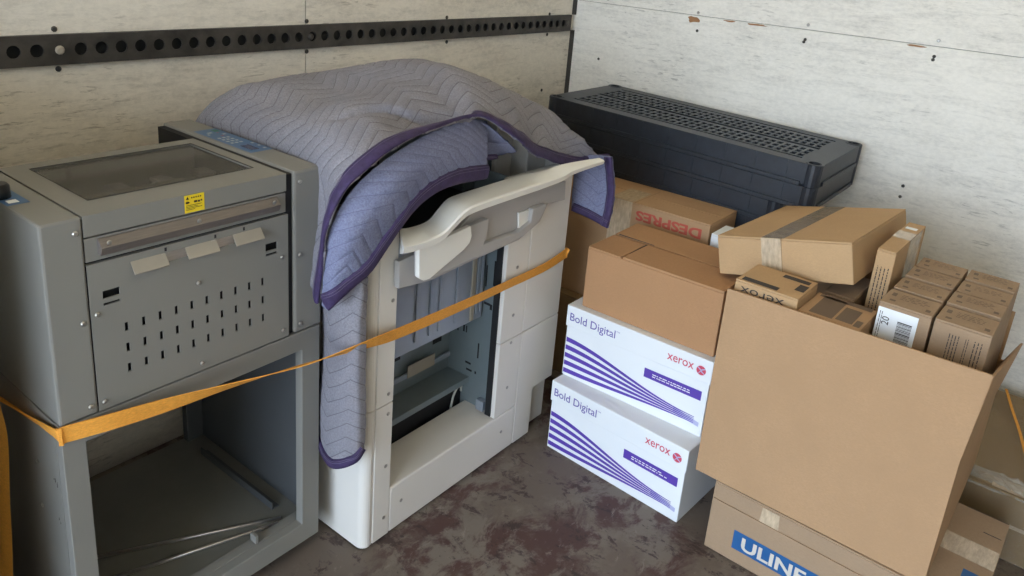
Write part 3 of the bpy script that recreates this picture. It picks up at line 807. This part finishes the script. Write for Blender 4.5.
# corner hanging down on the right
G4 = [[(1.772, 1.115, .80), (1.782, 1.05, .815), (1.776, 1.000, .822)],
      [(1.776, 1.112, .74), (1.790, 1.05, .745), (1.782, .985, .745)],
      [(1.772, 1.108, .69), (1.786, 1.05, .685), (1.778, .980, .68)],
      [(1.768, 1.102, .645), (1.780, 1.05, .635), (1.772, .985, .625)]]
_, P4 = quilt_patch('hanging_corner', G4, 40, 50, M['quilt_blue'], seed=8.4, wr=.003, flip=-1)
binding([P4[j][40] for j in range(0, 51, 2)], [P4[j][32] - P4[j][40] for j in range(0, 51, 2)], width=.026)
binding([P4[50][i] for i in range(0, 41, 2)], [P4[42][i] - P4[50][i] for i in range(0, 41, 2)], width=.024)
# tail hanging at the copier's front left corner
G5 = [[(.956, 1.185, .67), (.934, 1.130, .68), (.928, 1.085, .69), (.945, 1.050, .70), (.966, 1.052, .70)],
      [(.960, 1.185, .53), (.936, 1.135, .53), (.930, 1.085, .53), (.942, 1.054, .53), (.966, 1.053, .54)],
      [(.960, 1.190, .38), (.936, 1.140, .375), (.928, 1.085, .37), (.944, 1.052, .38), (.968, 1.052, .39)],
      [(.958, 1.192, .262), (.938, 1.150, .252), (.924, 1.100, .252), (.944, 1.056, .278), (.968, 1.054, .302)]]
_, P5 = quilt_patch('hanging_tail', G5, 70, 110, M['quilt'], seed=2.7, wr=.006, flip=-1, period=.13, depth=.0022, amp=.04)
binding([P5[110][i] for i in range(0, 71, 2)], [P5[100][i] - P5[110][i] for i in range(0, 71, 2)], width=.024)

# ------------------------------------------------------------------ orange ratchet strap
def strap(name, label, pts, tw, width, parent_loc):
    """flat webbing along pts; tw = twist angle of the width against vertical at each point"""
    n = 90
    P = cr_line(pts, n); A_ = [cr_line([(a, 0, 0) for a in tw], n)[i].x for i in range(n + 1)]
    mb = MB(); vs = []; fs = []
    O = Vector(parent_loc)
    for i, p in enumerate(P):
        t = (P[min(i + 1, n)] - P[max(i - 1, 0)]).normalized()
        up = Vector((0, 0, 1)); e1 = (up - t * up.dot(t)).normalized(); e2 = t.cross(e1)
        w = e1 * math.cos(A_[i]) + e2 * math.sin(A_[i]); nn = t.cross(w)
        for a, b in ((-.5, -1), (.5, -1), (.5, 1), (-.5, 1)): vs.append(p + w * (width * a) + nn * (.0009 * b) - O)
    for i in range(n):
        for k in range(4): fs.append((i * 4 + k, i * 4 + (k + 1) % 4, (i + 1) * 4 + (k + 1) % 4, (i + 1) * 4 + k))
    fs += [(3, 2, 1, 0), tuple(n * 4 + k for k in range(4))]
    mb.add(vs, fs)
    o = mb.build(name, M['strap']); o.location = O
    return tag(o, label, 'strap')
strap('cargo_strap', 'orange webbing strap stretched around the grey machine and the copier',
      [(.4265, 1.60, .48), (.4265, 1.40, .515), (.4268, 1.18, .549), (.4275, 1.1625, .5525), (.4310, 1.1605, .5535), (.4400, 1.1595, .5535)] + pxl([(110, 422, 1.146), (160, 407, 1.138), (230, 386, 1.118), (300, 366, 1.090), (336, 354.5, 1.068), (372, 342.5, 1.055), (400, 332.5, 1.062), (450, 311, 1.068), (505, 286, 1.068), (545, 267, 1.069)]) + [(1.706, 1.0708, .5385), (1.7135, 1.0712, .539), (1.7158, 1.0735, .539), (1.7160, 1.085, .538), (1.7165, 1.20, .535), (1.7165, 1.30, .53)],
      [1.1, .95, .3, .05, 0, 0, 0, .15, .75, 1.1, .85, .45, .2, .2, .3, .2, .05, .02, 0, 0, 0, 0], .030, (1.0, 1.06, 0))
def vstrap():
    O = Vector((.36, 1.25, 0)); m = MB()
    e_ = pxl([(-6, 385, 1.25), (1, 408, 1.25), (8, 440, 1.25), (10, 500, 1.25), (13, 576, 1.25)])
    e_.append((e_[-1][0] - .03, 1.25, .001))
    p1 = cr_line(e_, 24); p0 = [V3((q.x - .004, 1.297, q.z)) for q in p1]
    vs = []; fs = []
    for a_, b_ in zip(p0, p1): vs += [a_ - O, b_ - O, b_ + V3((0, .0018, 0)) - O, a_ + V3((0, .0018, 0)) - O]
    for i in range(24):
        for k in range(4): fs.append((i * 4 + k, i * 4 + (k + 1) % 4, (i + 1) * 4 + (k + 1) % 4, (i + 1) * 4 + k))
    m.add(vs, fs)
    o = m.build('loose_strap', M['strap']); o.location = O
    return tag(o, 'orange webbing strap hanging upright at the left edge of the picture', 'strap')
vstrap()

# ------------------------------------------------------------------ cartons
def carton(name, label, cat, front_left, w, d, h, rz, mt, group=None, z=None, flaps='x', tape=None, rot3=None, bev=.0025, gap=.0025):
    """box whose front (facing -x) lower-left corner is front_left; local: x = depth, y = to the left, z up; origin at base centre"""
    Rm = Matrix.Rotation(rz, 3, 'Z')
    if rot3 is not None: Rm = Rm @ rot3
    c = Vector(front_left) + Rm @ Vector((d / 2, -w / 2, 0))
    t = thing(name, label, cat, c, Rm, group)
    X, Y = d / 2, w / 2
    bx('body', mt, t, -X, X, -Y, Y, 0, h - .0045, bevel=bev)
    if flaps == 'x':      # long flaps meet on a line parallel to the front
        bx('flap', mt, t, -X + .0005, -gap / 2, -Y + .0005, Y - .0005, h - .0042, h, bevel=.001)
        bx('flap', mt, t, gap / 2, X - .0005, -Y + .0005, Y - .0005, h - .0042, h, bevel=.001)
    elif flaps == 'y':
        bx('flap', mt, t, -X + .0005, X - .0005, -Y + .0005, -gap / 2, h - .0042, h, bevel=.001)
        bx('flap', mt, t, -X + .0005, X - .0005, gap / 2, Y - .0005, h - .0042, h, bevel=.001)
    elif flaps == 'one':
        bx('flap', mt, t, -X + .0005, X - .0005, -Y + .0005, Y - .0005, h - .0042, h, bevel=.001)
    return t, X, Y
FR = dict(eu=(0, -1, 0), ev=(0, 0, 1))     # reading directions on a front face
def fo(X, Y, u, v): return (-X, Y - u, v)  # point on the front face, u from the left edge, v up

# two white paper cartons with lids
def paper_carton(front_left, rz, label, seed):
    w, d, h = .425, .285, .2125
    Rm = Matrix.Rotation(rz, 3, 'Z')
    c = Vector(front_left) + Rm @ Vector((d / 2, -w / 2, 0))
    t = thing('paper_carton', label, 'carton', c, Rm, 'white paper cartons')
    X, Y = d / 2, w / 2
    bx('body', M['paper_w'], t, -X + .003, X - .003, -Y + .003, Y - .003, 0, h - .008, bevel=.002)
    lid = bx('lid', M['lid_w'], t, -X, X, -Y, Y, h - .062, h, bevel=.002)
    o = Vector((-X, Y, 0)); of = Vector((-X + .003, Y, 0))
    eu, ev = (0, -1, 0), (0, 0, 1)
    lettering('Bold Digital', lid, M['purple_t'], o + V3((0, -.012, .163)), eu, ev, width=.142, height=.030, bold=.006)
    lettering('TM', lid, M['purple_t'], o + V3((0, -.156, .189)), eu, ev, width=.010, height=.004)
    lettering('xerox', lid, M['xred'], o + V3((0, -.305, .174)), eu, ev, width=.072, height=.0165, bold=.004)
    n = 20; bc = (.397, .180); r = .0125
    ball = decal('emblem', lid, M['xred'], o, eu, ev, [[(bc[0] + r * math.cos(2 * PI * k / n), bc[1] + r * math.sin(2 * PI * k / n)) for k in range(n)]])
    def band(pa, pb, w0, w1):
        return [(pa[0], pa[1] - w0), (pb[0], pb[1] - w1), (pb[0], pb[1] + w1), (pa[0], pa[1] + w0)]
    decal('emblem_ribbons', ball, M['lavender'], o, eu, ev, [band((bc[0] - r * .85, bc[1] + r * .6), (bc[0] + r * .1, bc[1] - r * .05), .0012, .0022), band((bc[0] + r * .05, bc[1] + .002), (bc[0] + r * .85, bc[1] + r * .55), .002, .001),
          band((bc[0] + r * .05, bc[1] - .002), (bc[0] + r * .8, bc[1] - r * .6), .002, .001), band((bc[0] - r * .6, bc[1] - r * .75), (bc[0] + r * .1, bc[1]), .0008, .0016)], lift=.0009)
    # five stripes running together to the lower right
    qs = []; N = 26
    zl = [.110, .0865, .063, .0395, .016]
    for z0 in zl:
        up = []; lo = []
        for k in range(N + 1):
            a = k / N; u = .006 + .392 * a
            zc = .040 + (zl.index(z0) * -.0042 + .0084)
            e_ = (1 + math.cos(PI * a ** .92)) / 2
            zz = zc + (z0 - zc) * e_
            hw = .0062 * (1 - a) ** .95 + .0007
            up.append((u, zz + hw)); lo.append((u, zz - hw))
        for k in range(N): qs.append([lo[k], lo[k + 1], up[k + 1], up[k]])
    decal('stripes', t, M['purple'], of, eu, ev, qs)
    decal('stripe_end', t, M['lavender'], of, eu, ev, [[(.340, .035), (.412, .026), (.412, .038), (.340, .052)]], lift=.0004)
    lb = decal('name_bar', t, M['purple'], of, eu, ev, [rect(.248, .407, .098, .124)])
    scribble(lb, M['wprint'], of + V3((-.0006, -.272, .105)), eu, ev, .126, .012, 2, seed=seed)
    return t
a0 = V3((1.627, 1.006, 0)); d0 = V3((1.592, .578, 0)) - a0
rz0 = math.atan2(-d0.x, -d0.y) * -1
rz0 = -math.atan2(.026, .42)
paper_carton((1.609, 1.006, 0), rz0, 'white printed paper carton standing on the floor, lower of the two', 11)
paper_carton((1.652, 1.0095, .2127), .0, 'white printed paper carton stacked on another, brown carton on top', 12)

# brown carton on the white ones
t, X, Y = carton('brown_carton', 'plain reddish brown carton on top of the white paper cartons', 'carton', (1.674, .979, .4255), .382, .262, .174, .0, M['card_b'], flaps=None)
h = .174
bx('flap', M['card_b'], t, -X + .0005, -.002, .0915, Y - .0005, h - .0042, h - .0002, bevel=.001)
bx('flap', M['card_b'], t, -X + .0005, -.004, -Y + .0005, .0865, h - .0042, h + .002, bevel=.001)
bx('flap', M['card_b'], t, .006, X - .0005, -Y + .0005, Y - .0005, h - .0042, h + .001, bevel=.001)
bx('flap_edge', M['ink'], t, -.0015, .0055, .03, Y - .004, h - .006, h - .0040)
bx('flap_edge', M['ink'], t, -X + .012, -.002, .0868, .0912, h - .006, h - .0040)
decal('flap_gap', t, M['ink'], (0, 0, h + .0012), (1, 0, 0), (0, 1, 0), [[(.0045, .07), (.0085, .07), (.0105, Y - .012), (.0035, Y - .012)]])
decal('flap_gap', t, M['ink'], (0, 0, h + .0021), (1, 0, 0), (0, 1, 0), [[(-X + .03, .0845), (-.006, .0825), (-.006, .0865), (-X + .03, .0865)]])

# long floor carton with blue name label
ua = V3((1.563, .5005, 0)); urz = -.035
t, X, Y = carton('long_carton', 'brown shipping carton on the floor with blue name label, under the large open carton', 'carton', ua, .552, .350, .186, urz, M['card_g'], flaps='x', gap=.002)
Mi = t.matrix_world.inverted()
bx('front_flap', M['card_g'], t, -X - .0042, -X - .0005, -Y + .004, Y - .004, .006, .142, bevel=.001)
eu, ev = (0, -1, 0), (0, 0, 1); o = V3((-X - .0042, Y, 0))
ul = decal('name_label', t, M['ublue'], o, eu, ev, [rect(.0665, .330, .040, .090)])
lettering('ULINE', ul, M['uletter'], o + V3((-.0008, -.088, .047)), eu, ev, width=.150, height=.034, bold=.030)
decal('tape_piece', t, M['tape'], o + V3((.0036, 0, 0)), eu, ev, [[(.115, .142), (.160, .142), (.157, .180), (.118, .180)]])
decal('top_label', t, M['ublue'], (-X, Y, .186), (0, -1, 0), (1, 0, 0), [rect(.485, .552, .02, .11)]) if False else None
decal('top_label', t, M['ublue'], (0, 0, .186), (1, 0, 0), (0, 1, 0), [rect(-.12, -.055, -.268, -.225)])
decal('top_tape', t, M['tape'], (0, 0, .186), (1, 0, 0), (0, 1, 0), [rect(-.02, .05, -.275, -.05)])
decal('bar_print', t, M['ink'], (0, 0, .186), (1, 0, 0), (0, 1, 0), [rect(.10, .103, -.27, -.235), rect(.172, .1745, -.274, -.19)])

# stretch-wrapped carton at the lower right
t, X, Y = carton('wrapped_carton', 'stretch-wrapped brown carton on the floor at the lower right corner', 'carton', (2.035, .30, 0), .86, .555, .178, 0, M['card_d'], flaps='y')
m = MB(); nx, ny = 26, 40
for zoff, zz in ((0, .1800),):
    vs = []; fs = []
    for i in range(nx + 1):
        for j in range(ny + 1):
            x = -X - .003 + (2 * X + .006) * i / nx; y = -Y + 2 * Y * j / ny
            vs.append((x, y, zz + .004 * abs(noise.noise((x * 9, y * 22, 1))) + .003 * abs(noise.noise((x * 30, y * 12, 5)))))
    for i in range(nx):
        for j in range(ny):
            a = i * (ny + 1) + j; fs.append((a, a + ny + 1, a + ny + 2, a + 1))
    m.add(vs, fs, True)
vs = []; fs = []
for j in range(ny + 1):
    for k in range(8):
        y = -Y + 2 * Y * j / ny; z = .1800 * k / 7
        vs.append((-X - .003 - .004 * abs(noise.noise((z * 25, y * 18, 3))), y, z))
for j in range(ny):
    for k in range(7):
        a = j * 8 + k; fs.append((a, a + 8, a + 9, a + 1))
m.add(vs, fs, True)
m.build('stretch_film', M['film'], t)
m = MB(); vs = []; fs = []; na, nb = 90, 9
for i in range(na + 1):
    for j in range(nb + 1):
        y = -Y + .02 + (.185 + Y - .02) * i / na; am = .25 + .75 * max(0.0, min(1.0, (.13 - y) / .06)); b_ = j / nb
        x = -X - .006 + .075 * b_; z = .1805 - .010 * (1 - b_) ** 3
        vs.append((x + .004 * noise.noise((y * 40, b_ * 5, 2)), y, z + am * (.012 * abs(noise.noise((y * 34, b_ * 4, 7))) + .006 * abs(noise.noise((y * 90, b_ * 6, 4))))))
for i in range(na):
    for j in range(nb):
        a = i * (nb + 1) + j; fs.append((a, a + 1, a + nb + 2, a + nb + 1))
m.add(vs, fs).build('film_bunch', M['film_bright'], t)
decal('tape_strip', t, M['tape'], (-X, 0, .1788), (1, 0, 0), (0, 1, 0), [rect(.004, .055, -Y + .01, .12)], lift=.0008)
decal('tape_strip', t, M['tape'], (-X - .0003, Y, 0), (0, -1, 0), (0, 0, 1), [rect(.01, 2 * Y - .01, .09, .10)], lift=.0008)
strap('strap_end', 'thin orange strap lying across the wrapped carton at right', [(2.57, .024, .197), (2.45, -.004, .198), (2.33, -.035, .198), (2.15, -.075, .198), (2.035, -.11, .199)], [PI / 2] * 5, .007, (2.33, -.03, .197))

# low brown carton behind, carrying the rest
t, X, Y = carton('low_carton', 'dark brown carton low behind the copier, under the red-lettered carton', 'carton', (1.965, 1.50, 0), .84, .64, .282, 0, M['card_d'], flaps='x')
# carton with red lettering upside down
t, X, Y = carton('lettered_carton', 'brown carton with red lettering upside down, in front of the black shelves', 'carton', (1.998, 1.44, .283), .655, .190, .353, .0, M['card'], flaps='x')
o = V3((-X, Y, 0))
lettering('DESPRES', t, M['ink_red'], o + V3((0, -.632, .333)), (0, 1, 0), (0, 0, -1), width=.212, height=.031, bold=.035)
decal('tape_strip', t, M['tape'], o, (0, -1, 0), (0, 0, 1), [rect(.33, .405, .10, .353)])
decal('tape_strip', t, M['tape'], (-X, Y, .353), (0, -1, 0), (1, 0, 0), [rect(.33, .405, 0, .12)])
decal('seam', t, M['card_edge'], (-X, Y, .353), (0, -1, 0), (1, 0, 0), [rect(.41, .413, 0, .16)])
t, X, Y = carton('white_carton', 'narrow white carton end showing between red-lettered carton and taped flat carton', 'carton', (1.990, .776, .283), .085, .10, .333, 0, M['paper_w'], flaps='one')

# ------------------------------------------------------------------ black plastic shelf decks
def shelf_deck():
    W_, D_, H_ = .935, .432, .0652
    t = thing('shelf_deck', 'topmost of the stacked black plastic shelf decks, lattice top facing up', 'shelf', (0, 0, 0), None, 'stacked shelf decks')
    X, Y = D_ / 2, W_ / 2
    hs = []
    def rows(x0, n, pitch, hx):
        for r in range(n):
            for c in range(34):
                y = -Y + .072 + c * (W_ - .144) / 34 + .004
                hs.append((x0 + r * pitch, x0 + r * pitch + hx, y, y + .0150))
    hs.append((-X + .050, -X + .061, -Y + .07, Y - .07)); hs.append((X - .061, X - .050, -Y + .07, Y - .07)); hs.append((-.010, .010, -Y + .07, Y - .07))
    rows(-X + .074, 3, .0415, .0270); rows(.020, 3, .0415, .0270)
    for sx in (-1, 1):
        for sy in (-1, 1):
            cx, cy = sx * (X - .022), sy * (Y - .022); hs.append((cx - .0182, cx + .0182, cy - .0182, cy + .0182))
    m = MB(); plate(m, 2, H_ - .008, .008, -X + .003, X - .003, -Y + .003, Y - .003, hs)
    m.build('lattice_top', M['shelf'], t)
    m = MB().box(-.008, .008, -Y + .02, Y - .02, H_ - .016, H_ - .0085); m.build('centre_rib', M['shelf'], t)
    rim = MB()
    for (x0, x1, y0, y1) in [(-X, -X + .012, -Y + .03, Y - .03), (X - .012, X, -Y + .03, Y - .03), (-X + .03, X - .03, -Y, -Y + .012), (-X + .03, X - .03, Y - .012, Y)]:
        rim.box(x0, x1, y0, y1, .004, H_)
    rim.box(-X - .006, -X, -Y + .045, Y - .045, .0, .012); rim.box(-X + .045, X - .045, -Y - .006, -Y, .0, .012)
    rm = rim.build('rim', M['shelf'], t, bevel=.0015)
    for k in range(9):
        y = -Y + .09 + k * (W_ - .18) / 8
        bx('rim_rib', M['shelf'], rm, -X - .0016, -X, y - .0015, y + .0015, .009, H_ - .003)
    for sx in (-1, 1):
        for sy in (-1, 1):
            cx, cy = sx * (X - .022), sy * (Y - .022); n = 18; r0, r1 = .026, .018
            ms = MB(); vs = []
            for rr, z in ((r0, .0), (r0, H_ + .0005), (r0 - .002, H_ + .0015), (r1, H_ + .0015), (r1, H_ - .04)):
                for k in range(n): vs.append((cx + rr * math.cos(2 * PI * k / n), cy + rr * math.sin(2 * PI * k / n), z))
            fs = [(i * n + k, i * n + (k + 1) % n, (i + 1) * n + (k + 1) % n, (i + 1) * n + k) for i in range(4) for k in range(n)]
            fs.append(tuple(4 * n + k for k in range(n))); fs.append(tuple(range(n - 1, -1, -1)))
            ms.add(vs, fs, False); ms.build('leg_socket', M['shelf'], t)
    return t
deck = shelf_deck()
tilt = math.atan2(.033, .93)
Rt = Matrix.Rotation(tilt, 3, 'X')
topc = V3((2.411, 1.044, .8385))
labs = ['topmost of the stacked black plastic shelf decks, lattice top facing up', 'second black plastic shelf deck from the top, flush under the topmost', 'third black plastic shelf deck from the top, set back to the left'] + ['lower black plastic shelf deck hidden behind the red-lettered carton'] * 5
for k in range(8):
    o = deck if k == 0 else copy_tree(deck)
    off = V3((0, 0 if k < 2 else .085, -.0672 * (k + 1)))
    o.matrix_world = Matrix.Translation(topc + Rt @ off + V3((0, 0, 0))) @ Rt.to_4x4()
    o['label'] = labs[k]

# ------------------------------------------------------------------ large open carton with toner cartons inside
BZ = .1875; brz = -.025
BO = V3((1.5655, .5535, BZ)); BW, BD, BH = .503, .545, .292
Rb = Matrix.Rotation(brz, 3, 'Z')
big = thing('open_carton', 'large open brown carton full of small cartons, standing on the long floor carton', 'carton', BO + Rb @ V3((BD / 2, -BW / 2, 0)), Rb)
X, Y = BD / 2, BW / 2; th = .005
m = MB()
m.box(-X, -X + th, -Y, Y, 0, BH); m.box(X - th, X, -Y, Y, 0, BH); m.box(-X + th, X - th, -Y, -Y + th, 0, BH); m.box(-X + th, X - th, Y - th, Y, 0, BH)
m.box(-X + th, X - th, -Y + th, Y - th, 0, th)
m.build('body', M['card'], big)
def flap(a, b, c, d):
    """standing flap through four lower/upper corner points with cardboard thickness"""
    a, b, c, d = map(V3, (a, b, c, d)); nn = (b - a).cross(d - a).normalized() * .0045
    vs = [a, b, c, d, a - nn, b - nn, c - nn, d - nn]
    return MB().add(vs, [(0, 1, 2, 3), (7, 6, 5, 4), (0, 4, 5, 1), (1, 5, 6, 2), (2, 6, 7, 3), (3, 7, 4, 0)]).build('flap', M['card'], big)
def bl(p): return Rb.inverted() @ (V3(p) - big.location)
FH = .190
flap((-X, Y, BH), (-X, -Y, BH), (-X - .001, -Y - .012, .670 - BZ), (-X - .001, Y - .001, .660 - BZ))
flap((-X + .022, -Y, BH), (X, -Y, BH), bl((2.085, .014, .54)), bl((1.605, .0385, .645)))
flap((X, -Y + .01, BH), (X, Y - .01, BH), (X + .02, Y - .01, BH + .12), (X + .02, -Y + .01, BH + .12))
def inner(name, label, u0, u1, y0, y1, ztop, zbot=None, mt='card_g', group=None, rot3=None):
    """upright carton inside the big one; u = depth from its front, y measured from its left wall to the right"""
    zb = .1875 + .0055 if zbot is None else zbot
    p = BO + Rb @ V3((u0, -y0, 0))
    return carton(name, label, 'carton', (p.x, p.y, zb), y1 - y0, u1 - u0, ztop - zb, brz, M[mt], group=group, flaps='one', bev=.002)
def toner_print(t, X, Y, h, seed):
    """small print on the top of a carton"""
    R = random.Random(seed)
    q = [rect(X * .1, X * .55, Y * .62, Y * .80), rect(-X * .62, -X * .40, Y * .50, Y * .72), rect(-X * .66, -X * .36, -Y * .84, -Y * .66)]
    for k in range(4):
        v = Y * .42
        while v > -Y * .5:
            l = R.uniform(.004, .012); q.append(rect(X * (.50 - k * .20), X * (.56 - k * .20), v - l, v)); v -= l + R.uniform(.002, .006)
    decal('print_lines', t, M['ink_soft'], (0, 0, h), (1, 0, 0), (0, 1, 0), q)
ZT_ = .700
# spots measured from the photograph: (depth range, side range)
def spot(x0, x1, y0, y1):
    return x0, x1, y0, y1
rowsx = [(1.668, 1.756), (1.768, 1.846), (1.858, 1.936), (1.948, 2.026)]
gl = 'small toner cartons in the big carton'
names = [['small upright toner carton with white barcode label on its front', 'small upright toner carton with printed text columns on its front, nearest the right corner'],
         ['small upright toner carton directly behind the barcode-labelled one', 'small upright toner carton second from front in the right row'],
         ['small upright toner carton third from front in the left row', 'small upright toner carton third from front in the right row'],
         ['small upright toner carton rearmost in the left row', 'small upright toner carton rearmost in the right row']]
TON = {}
for r, (x0, x1) in enumerate(rowsx):
    for c, (y0, y1) in enumerate([(.268 - .004 * r, .1675 - .003 * r), (.1625 - .003 * r, .0605 - .0022 * r)]):
        zt = ZT_ + [(.0, -.001), (.001, .003), (.003, .001), (.002, .003)][r][c]
        zb = .1931
        t, X, Y = carton('toner_carton', names[r][c], 'carton', (x0, y0, zb), y0 - y1, x1 - x0, zt - zb, -.03, M['card_g'], group=gl, flaps='one', bev=.002)
        toner_print(t, X, Y, zt - zb, r * 2 + c); TON[r, c] = (t, X, Y, zt - zb)
t, X, Y, h = TON[0, 0]
lb = bx('barcode_label', M['label_w'], t, -X - .0008, -X - .0001, -Y + .022, Y - .001, h - .135, h - .012)
R = random.Random(5); q = []; zc = h - .130
while zc < h - .034:
    w = R.choice([.0009, .0016, .0025]); q.append(rect(.042, .070, zc, zc + w)); zc += w + R.choice([.0009, .0014])
decal('barcode', lb, M['ink'], (-X - .0008, Y, 0), (0, -1, 0), (0, 0, 1), q)
lettering('20', lb, M['ink'], (-X - .0008, Y - .026, h - .048), (0, 0, 1), (0, 1, 0), width=.018, height=.014)
scribble(lb, M['ink'], (-X - .0008, Y - .005, h - .13), (0, -1, 0), (0, 0, 1), .008, .11, 2, vertical=True, seed=3)
t, X, Y, h = TON[0, 1]
for k, (u, w, n, hh) in enumerate([(.030, .022, 4, .10), (.060, .008, 2, .09), (.075, .018, 3, .085)]):
    scribble(t, M['ink'], (-X, Y - u, h - .022 - hh), (0, -1, 0), (0, 0, 1), w, hh, n, vertical=True, seed=20 + k)
t, X, Y = carton('flat_carton', 'shallow brown carton with upside-down name print, at the left end of the open carton', 'carton', (1.588, .5465, .1931), .140, .125, .486, -.025, M['card_l'], flaps='one', bev=.002)
h = .486
lettering('xerox', t, M['ink'], (-X, Y - .112, h - .012), (0, 1, 0), (0, 0, -1), width=.098, height=.013)
decal('print_lines', t, M['ink'], (0, 0, h), (1, 0, 0), (0, 1, 0), [rect(-.055, -.035, -.02, .06), rect(-.02, .02, -.065, -.045), rect(.03, .05, -.06, .0)])
t, X, Y = carton('flat_carton', 'low brown carton with dark printed label on top, beside the barcode carton', 'carton', (1.585, .4035, .1931), .128, .130, .464, -.025, M['card'], flaps='one', bev=.002)
h = .464
decal('dark_label', t, M['ink_soft'], (0, 0, h), (1, 0, 0), (0, 1, 0), [rect(-.055, .055, -.003, .045), rect(.045, .065, -.055, .055), rect(-.055, -.02, -.058, -.045), rect(-.05, .03, -.042, -.008)])
t, X, Y = carton('grey_carton', 'greyish carton with small print tucked under the tilted taped carton', 'carton', (1.765, .400, .1931), .066, .16, .452, -.025, M['card_g'], flaps='one', bev=.002)
scribble(t, M['ink_soft'], (-X, Y - .015, .375), (0, -1, 0), (0, 0, 1), .06, .06, 5, vertical=True, seed=31)
# narrow tall carton leaning upright behind
t, X, Y = carton('narrow_carton', 'narrow upright brown carton with taped top between taped carton and toner cartons', 'carton', (1.815, .3205, .1931), .040, .27, .568, -.03, M['card_l'], flaps='one', bev=.002)
h = .568
scribble(t, M['ink'], (-X, Y - .006, h - .15), (0, -1, 0), (0, 0, 1), .030, .11, 4, vertical=True, seed=41)
decal('tape_strip', t, M['tape'], (0, 0, h), (1, 0, 0), (0, 1, 0), [rect(-.02, .045, -Y, Y)])
decal('white_sticker', t, M['label_w'], (0, 0, h), (1, 0, 0), (0, 1, 0), [rect(.07, .09, -.012, .014)])
decal('tape_strip', t, M['tape'], (-X, -Y, 0), (1, 0, 0), (0, 0, 1), [rect(X - .02, X + .10, h - .12, h)])

# taped flat carton lying tilted across the top
r3 = Matrix.Rotation(.033, 3, 'Y') @ Matrix.Rotation(-.247, 3, 'X')
Rm = Matrix.Rotation(-.045, 3, 'Z') @ r3
o_ = V3((1.737, .337, .688))
t, X, Y = carton('taped_carton', 'light brown taped carton lying tilted across the open carton', 'carton', o_ + Rm @ V3((0, .317, 0)), .317, .439, .096, -.045, M['card_l'], rot3=r3, flaps='y')
h = .096
decal('tape_strip', t, M['tape_print'], (0, 0, h), (1, 0, 0), (0, 1, 0), [rect(-X, X, -.006, .048)])
decal('tape_strip', t, M['tape'], (-X, Y, 0), (0, -1, 0), (0, 0, 1), [rect(.110, .158, .004, h)])
decal('seam', t, M['card_edge'], (-X, Y, 0), (0, -1, 0), (0, 0, 1), [rect(.157, .1595, .01, h)])
scribble(t, M['ink'], (-X - .0005, Y - .122, .012), (0, -1, 0), (0, 0, 1), .024, .012, 3, seed=51)

# ------------------------------------------------------------------ unseen dark block added beyond the frame to shade the grey machine
t = thing('added_shade_blocker', 'unseen dark cabinet standing left of the grey machine', 'blocker', (-.10, 1.45, 0))
bx('body', M['grey_in'], t, -.45, .36, -.28, .27, .03, 1.12, bevel=.004)
bx('door', M['grey_in'], t, -.44, .35, -.296, -.282, .05, 1.10, bevel=.003)
bx('plinth', M['black_plastic'], t, -.44, .35, -.27, .26, 0, .03)
